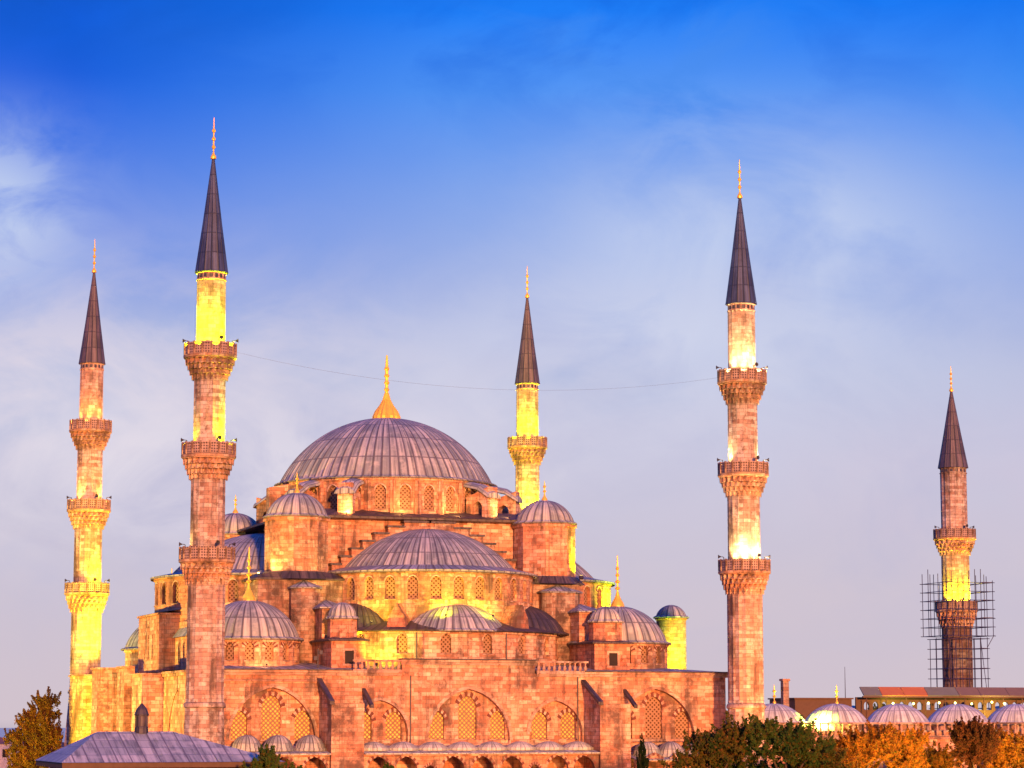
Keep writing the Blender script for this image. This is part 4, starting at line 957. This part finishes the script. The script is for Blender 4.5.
def tree(name, base, clumps, trunk, mat, n, ls, label, cat='tree', group=None, seed=1):
    """clumps: (dx, dy, z, rx, ry, rz)"""
    rnd = random.Random(seed)
    t = thing(name, (base[0], base[1], 0), label, cat, group)
    s = MB()
    zt = trunk[1]
    s.tube((base[0], base[1], 0), (base[0]+.2, base[1], zt*.5), trunk[0], 8, trunk[0]*.75)
    for c in clumps:
        st = Vector((base[0]+.2, base[1], zt*.45)); en = Vector((base[0]+c[0], base[1]+c[1], c[2])); md_ = st.lerp(en, .55)+Vector((rnd.uniform(-.3, .3), rnd.uniform(-.3, .3), .4))
        s.tube(st, md_, trunk[0]*.5, 6, trunk[0]*.3); s.tube(md_, en, trunk[0]*.3, 5, .03)
        for q in range(5):
            e2 = en+Vector((rnd.uniform(-1, 1)*c[3], rnd.uniform(-1, 1)*c[4], rnd.uniform(-.3, .95)*c[5])); s.tube(md_.lerp(en, .6), e2, trunk[0]*.12, 4, .015)
    s.build('trunk', 'bark', t)
    V = []; Fc = []
    tot = sum(c[3]*c[4]*c[5] for c in clumps)
    for c in clumps:
        # leafy shoots that fan out from the limb through the clump
        m = int(n*c[3]*c[4]*c[5]/tot); ns = max(24, int(m/70))
        sh = []
        for q in range(ns):
            d = Vector((rnd.gauss(0, 1), rnd.gauss(0, 1), rnd.gauss(0, 1))).normalized()*rnd.uniform(.25, .95)
            up = Vector((d.x*.25+rnd.uniform(-.12, .12), d.y*.25, rnd.uniform(.15, .62)*(1 if d.z > -.2 else .3)))
            sh.append((d*.8, up, rnd.uniform(.035, .10)))
        for q in range(m):
            d, up, wd = sh[int(rnd.random()*ns)]
            t_ = rnd.random(); e = d+up*t_; j_ = wd*(1.15-t_)
            p = Vector((c[0]+c[3]*(e.x+rnd.gauss(0, j_)), c[1]+c[4]*(e.y+rnd.gauss(0, j_)), c[2]+c[5]*(e.z+rnd.gauss(0, j_))))
            if p.z < .3: continue
            a = Vector((rnd.gauss(0, 1), rnd.gauss(0, 1), rnd.gauss(0, 1)+.4)).normalized(); b = a.orthogonal().normalized()
            if rnd.random() < .5: b = a.cross(b)
            l = ls*rnd.uniform(.6, 1.35); k = len(V)
            V += [p-a*l, p+b*l*.5, p+a*l, p-b*l*.5]; Fc.append((k, k+1, k+2, k+3))
    me = bpy.data.meshes.new('crown'); me.from_pydata(V, [], Fc); me.materials.append(M[mat])
    o = bpy.data.objects.new('crown', me); COL.objects.link(o); o.parent = t
    return t
GB = 'trees in front of the courtyard and facade'
tree('bushy_tree', (10.5, -70), [(0, 0, 6.6, 3.4, 3, 2.4), (2.6, 0, 7.4, 3, 3, 2.7), (-2.2, .5, 5.2, 2.8, 2.6, 2.2)], (.3, 6), 'leaf_mix', 17000, .15, 'bushy tree with reddening tips right of the small cypress', group=GB, seed=3)
tree('bushy_tree', (17.2, -72), [(0, 0, 7.2, 3.6, 3, 2.6), (-2.6, 0, 7.9, 2.4, 2.4, 2.4), (2.6, 0, 6.6, 2.8, 2.6, 2.2)], (.3, 6), 'leaf_dg', 17000, .15, 'dark green bushy tree under the right front minaret', group=GB, seed=4)
tree('bushy_tree', (22.8, -69), [(0, 0, 5.6, 2.6, 3, 2.0), (-2, 0, 4.9, 2.6, 2.4, 1.8)], (.25, 5), 'leaf_mix', 11000, .14, 'low green and rust tree below the first courtyard dome', group=GB, seed=5)
tree('autumn_tree', (27.6, -66), [(0, 0, 6.6, 2.8, 2.6, 2.2), (2.4, 0, 7.1, 2.6, 2.6, 2.1), (-2, 0, 5.4, 2.2, 2, 2.)], (.25, 5), 'leaf_or', 26000, .13, 'orange autumn tree below the second courtyard dome', group=GB, seed=6)
tree('autumn_tree', (34., -64), [(0, 0, 6.3, 3.2, 2.6, 2.6), (-2.2, 0, 6.9, 2.4, 2.4, 1.9)], (.25, 5), 'leaf_or', 24000, .13, 'orange autumn tree below the third courtyard dome', group=GB, seed=7)
tree('bushy_tree', (39.6, -68), [(0, 0, 6.8, 2.9, 2.8, 2.8), (-.6, 0, 8., 1.9, 1.9, 1.9)], (.3, 6), 'leaf_br', 24000, .13, 'dark olive tree standing between the orange autumn trees', group=GB, seed=8)
tree('autumn_tree', (45.2, -64), [(0, 0, 6.3, 3.0, 2.6, 2.4), (2.6, 0, 5.6, 2.4, 2.4, 2.2)], (.25, 5), 'leaf_or', 22000, .13, 'orange autumn tree at the far right edge', group=GB, seed=9)
tree('autumn_tree', (31., -60), [(0, 0, 5.0, 2.9, 2.4, 2.3), (-2.6, 0, 4.6, 2.4, 2.2, 2.2)], (.25, 5), 'leaf_or', 20000, .13, 'low rust coloured tree filling the gap between the two left autumn trees', group=GB, seed=31)
tree('autumn_tree', (38., -58), [(0, 0, 4.6, 3.0, 2.4, 2.2), (3, 0, 4.8, 2.8, 2.2, 2.2)], (.25, 5), 'leaf_or', 20000, .13, 'low orange tree behind the dark olive tree', group=GB, seed=32)
tree('bushy_tree', (13.6, -66), [(0, 0, 4.2, 4.4, 2.4, 2.2), (3.6, 0, 4.0, 3.4, 2.4, 2.2), (7.6, 0, 3.8, 3., 2.4, 2.2)], (.25, 5), 'leaf_dg', 24000, .14, 'low spreading green bush under the other bushy trees left of the autumn trees', group=GB, seed=33)
tree('cypress', (3.6, -70), [(0, 0, 6.4, .42, .42, 1.7), (0, 0, 4.9, .68, .68, 2.0), (0, 0, 3.2, .85, .85, 2.2)], (.15, 6), 'leaf_cy', 14000, .10, 'small dark pointed cypress in front of the right buttress', 'cypress', seed=10)
tree('dark_tree', (-41.0, -108), [(-.1, 0, 6.0, 1.3, 1.3, 1.7), (1.5, 0, 5.3, 1.5, 1.2, 1.2), (-1.4, 0, 5.4, 1.4, 1.2, 1.1), (.1, 0, 4.5, 2.8, 1.3, 1.2)], (.2, 5), 'leaf_dg', 22000, .11, 'small dark green tree at the right end of the foreground lead roof', 'tree', seed=11)
tree('dark_tree', (-21.5, -72), [(0, 0, 4.9, 1.0, .9, .9)], (.12, 4), 'leaf_dg', 2500, .10, 'small tuft of green leaves in front of the facade gallery', 'tree', seed=12)
tree('oak', (-36.6, 30), [(.9, 0, 11.0, 2.2, 2.4, 2.2), (-.9, 0, 8.9, 2.5, 2.6, 2.2), (-2.6, 0, 6.8, 2.1, 2.2, 1.9), (.9, 0, 6.4, 2.6, 3, 3.4), (-.9, 0, 4.2, 3.4, 3, 2.6)], (.4, 8), 'leaf_br', 36000, .17, 'large brown green tree left of the leftmost minaret', 'tree', seed=13)
for i, (x_, y_, z_, r_) in enumerate(((66, 70, 12.5, 2.6), (73.0, 75, 12.2, 2.8), (52, 66, 11.5, 2.), (112, 90, 12., 3))):
    tree('background_tree', (x_, y_), [(0, 0, z_-r_*.6, r_*1.2, r_, r_*.9), (r_, 0, z_-r_*1.1, r_, r_, r_*.8)], (.3, 8), 'leaf_dg', 5000, .22,
         ['distant tree showing between the first and second courtyard domes', 'distant tree left of the second courtyard dome finial', 'distant tree just right of the right front minaret', 'distant tree beyond the canopy at the right edge'][i], 'tree', 'trees behind the courtyard', seed=20+i)

# ================================================================== far town on the left and its trees
rnd = random.Random(5)
CT = Vector((sin(YAW-.196), cos(YAW-.196), 0)); CR = Vector((CT.y, -CT.x, 0))
wc = [plain('render_white', (.72, .70, .74), .8), plain('render_buff', (.62, .58, .60), .8), plain('render_pink', (.55, .50, .55), .8)]
tile = plain('roof_tile', (.30, .14, .10), .8)
for i in range(26):
    dist = rnd.uniform(470, 860); lat = rnd.uniform(-14, 9)*dist/560
    p = CAMP+CT*dist+CR*lat; rr_ = math.hypot(p.x, p.y)
    gz = 0. if rr_ < 520 else (-6*(rr_-520)/100 if rr_ < 620 else -6-26*(rr_-620)/280)
    wd, dp = rnd.uniform(6, 10), rnd.uniform(6, 9)
    hh = max(1.6, min(9.6-dist*rnd.uniform(.0065, .012)-gz-1.2, 9))
    t = thing('house', (p.x, p.y, gz-1), rnd.choice(['small pale house with a tiled roof in the far town at the left edge']), 'house', 'far houses at the left edge')
    s = MB(); s.T = Matrix.Translation((p.x, p.y, 0)) @ Matrix.Rotation(rnd.uniform(-.4, .4), 4, 'Z')
    T = s.T
    s.box(-wd/2, wd/2, -dp/2, dp/2, gz-1, gz+hh); s.build('wall', wc[i % 3], t)
    s = MB(); s.T = T; s.hip(rect(-wd/2-.4, wd/2+.4, -dp/2-.4, dp/2+.4), gz+hh, gz+hh+1.6); s.build('roof', tile, t)
    for k in range(int(wd//3.4)):
        s = MB(); s.T = T; s.box(-wd/2+1+k*3.4, -wd/2+2.2+k*3.4, -dp/2-.06, -dp/2+.01, gz+hh-2.6, gz+hh-1.); s.build('window', 'dark', t)
print('windows', NWIN[0])
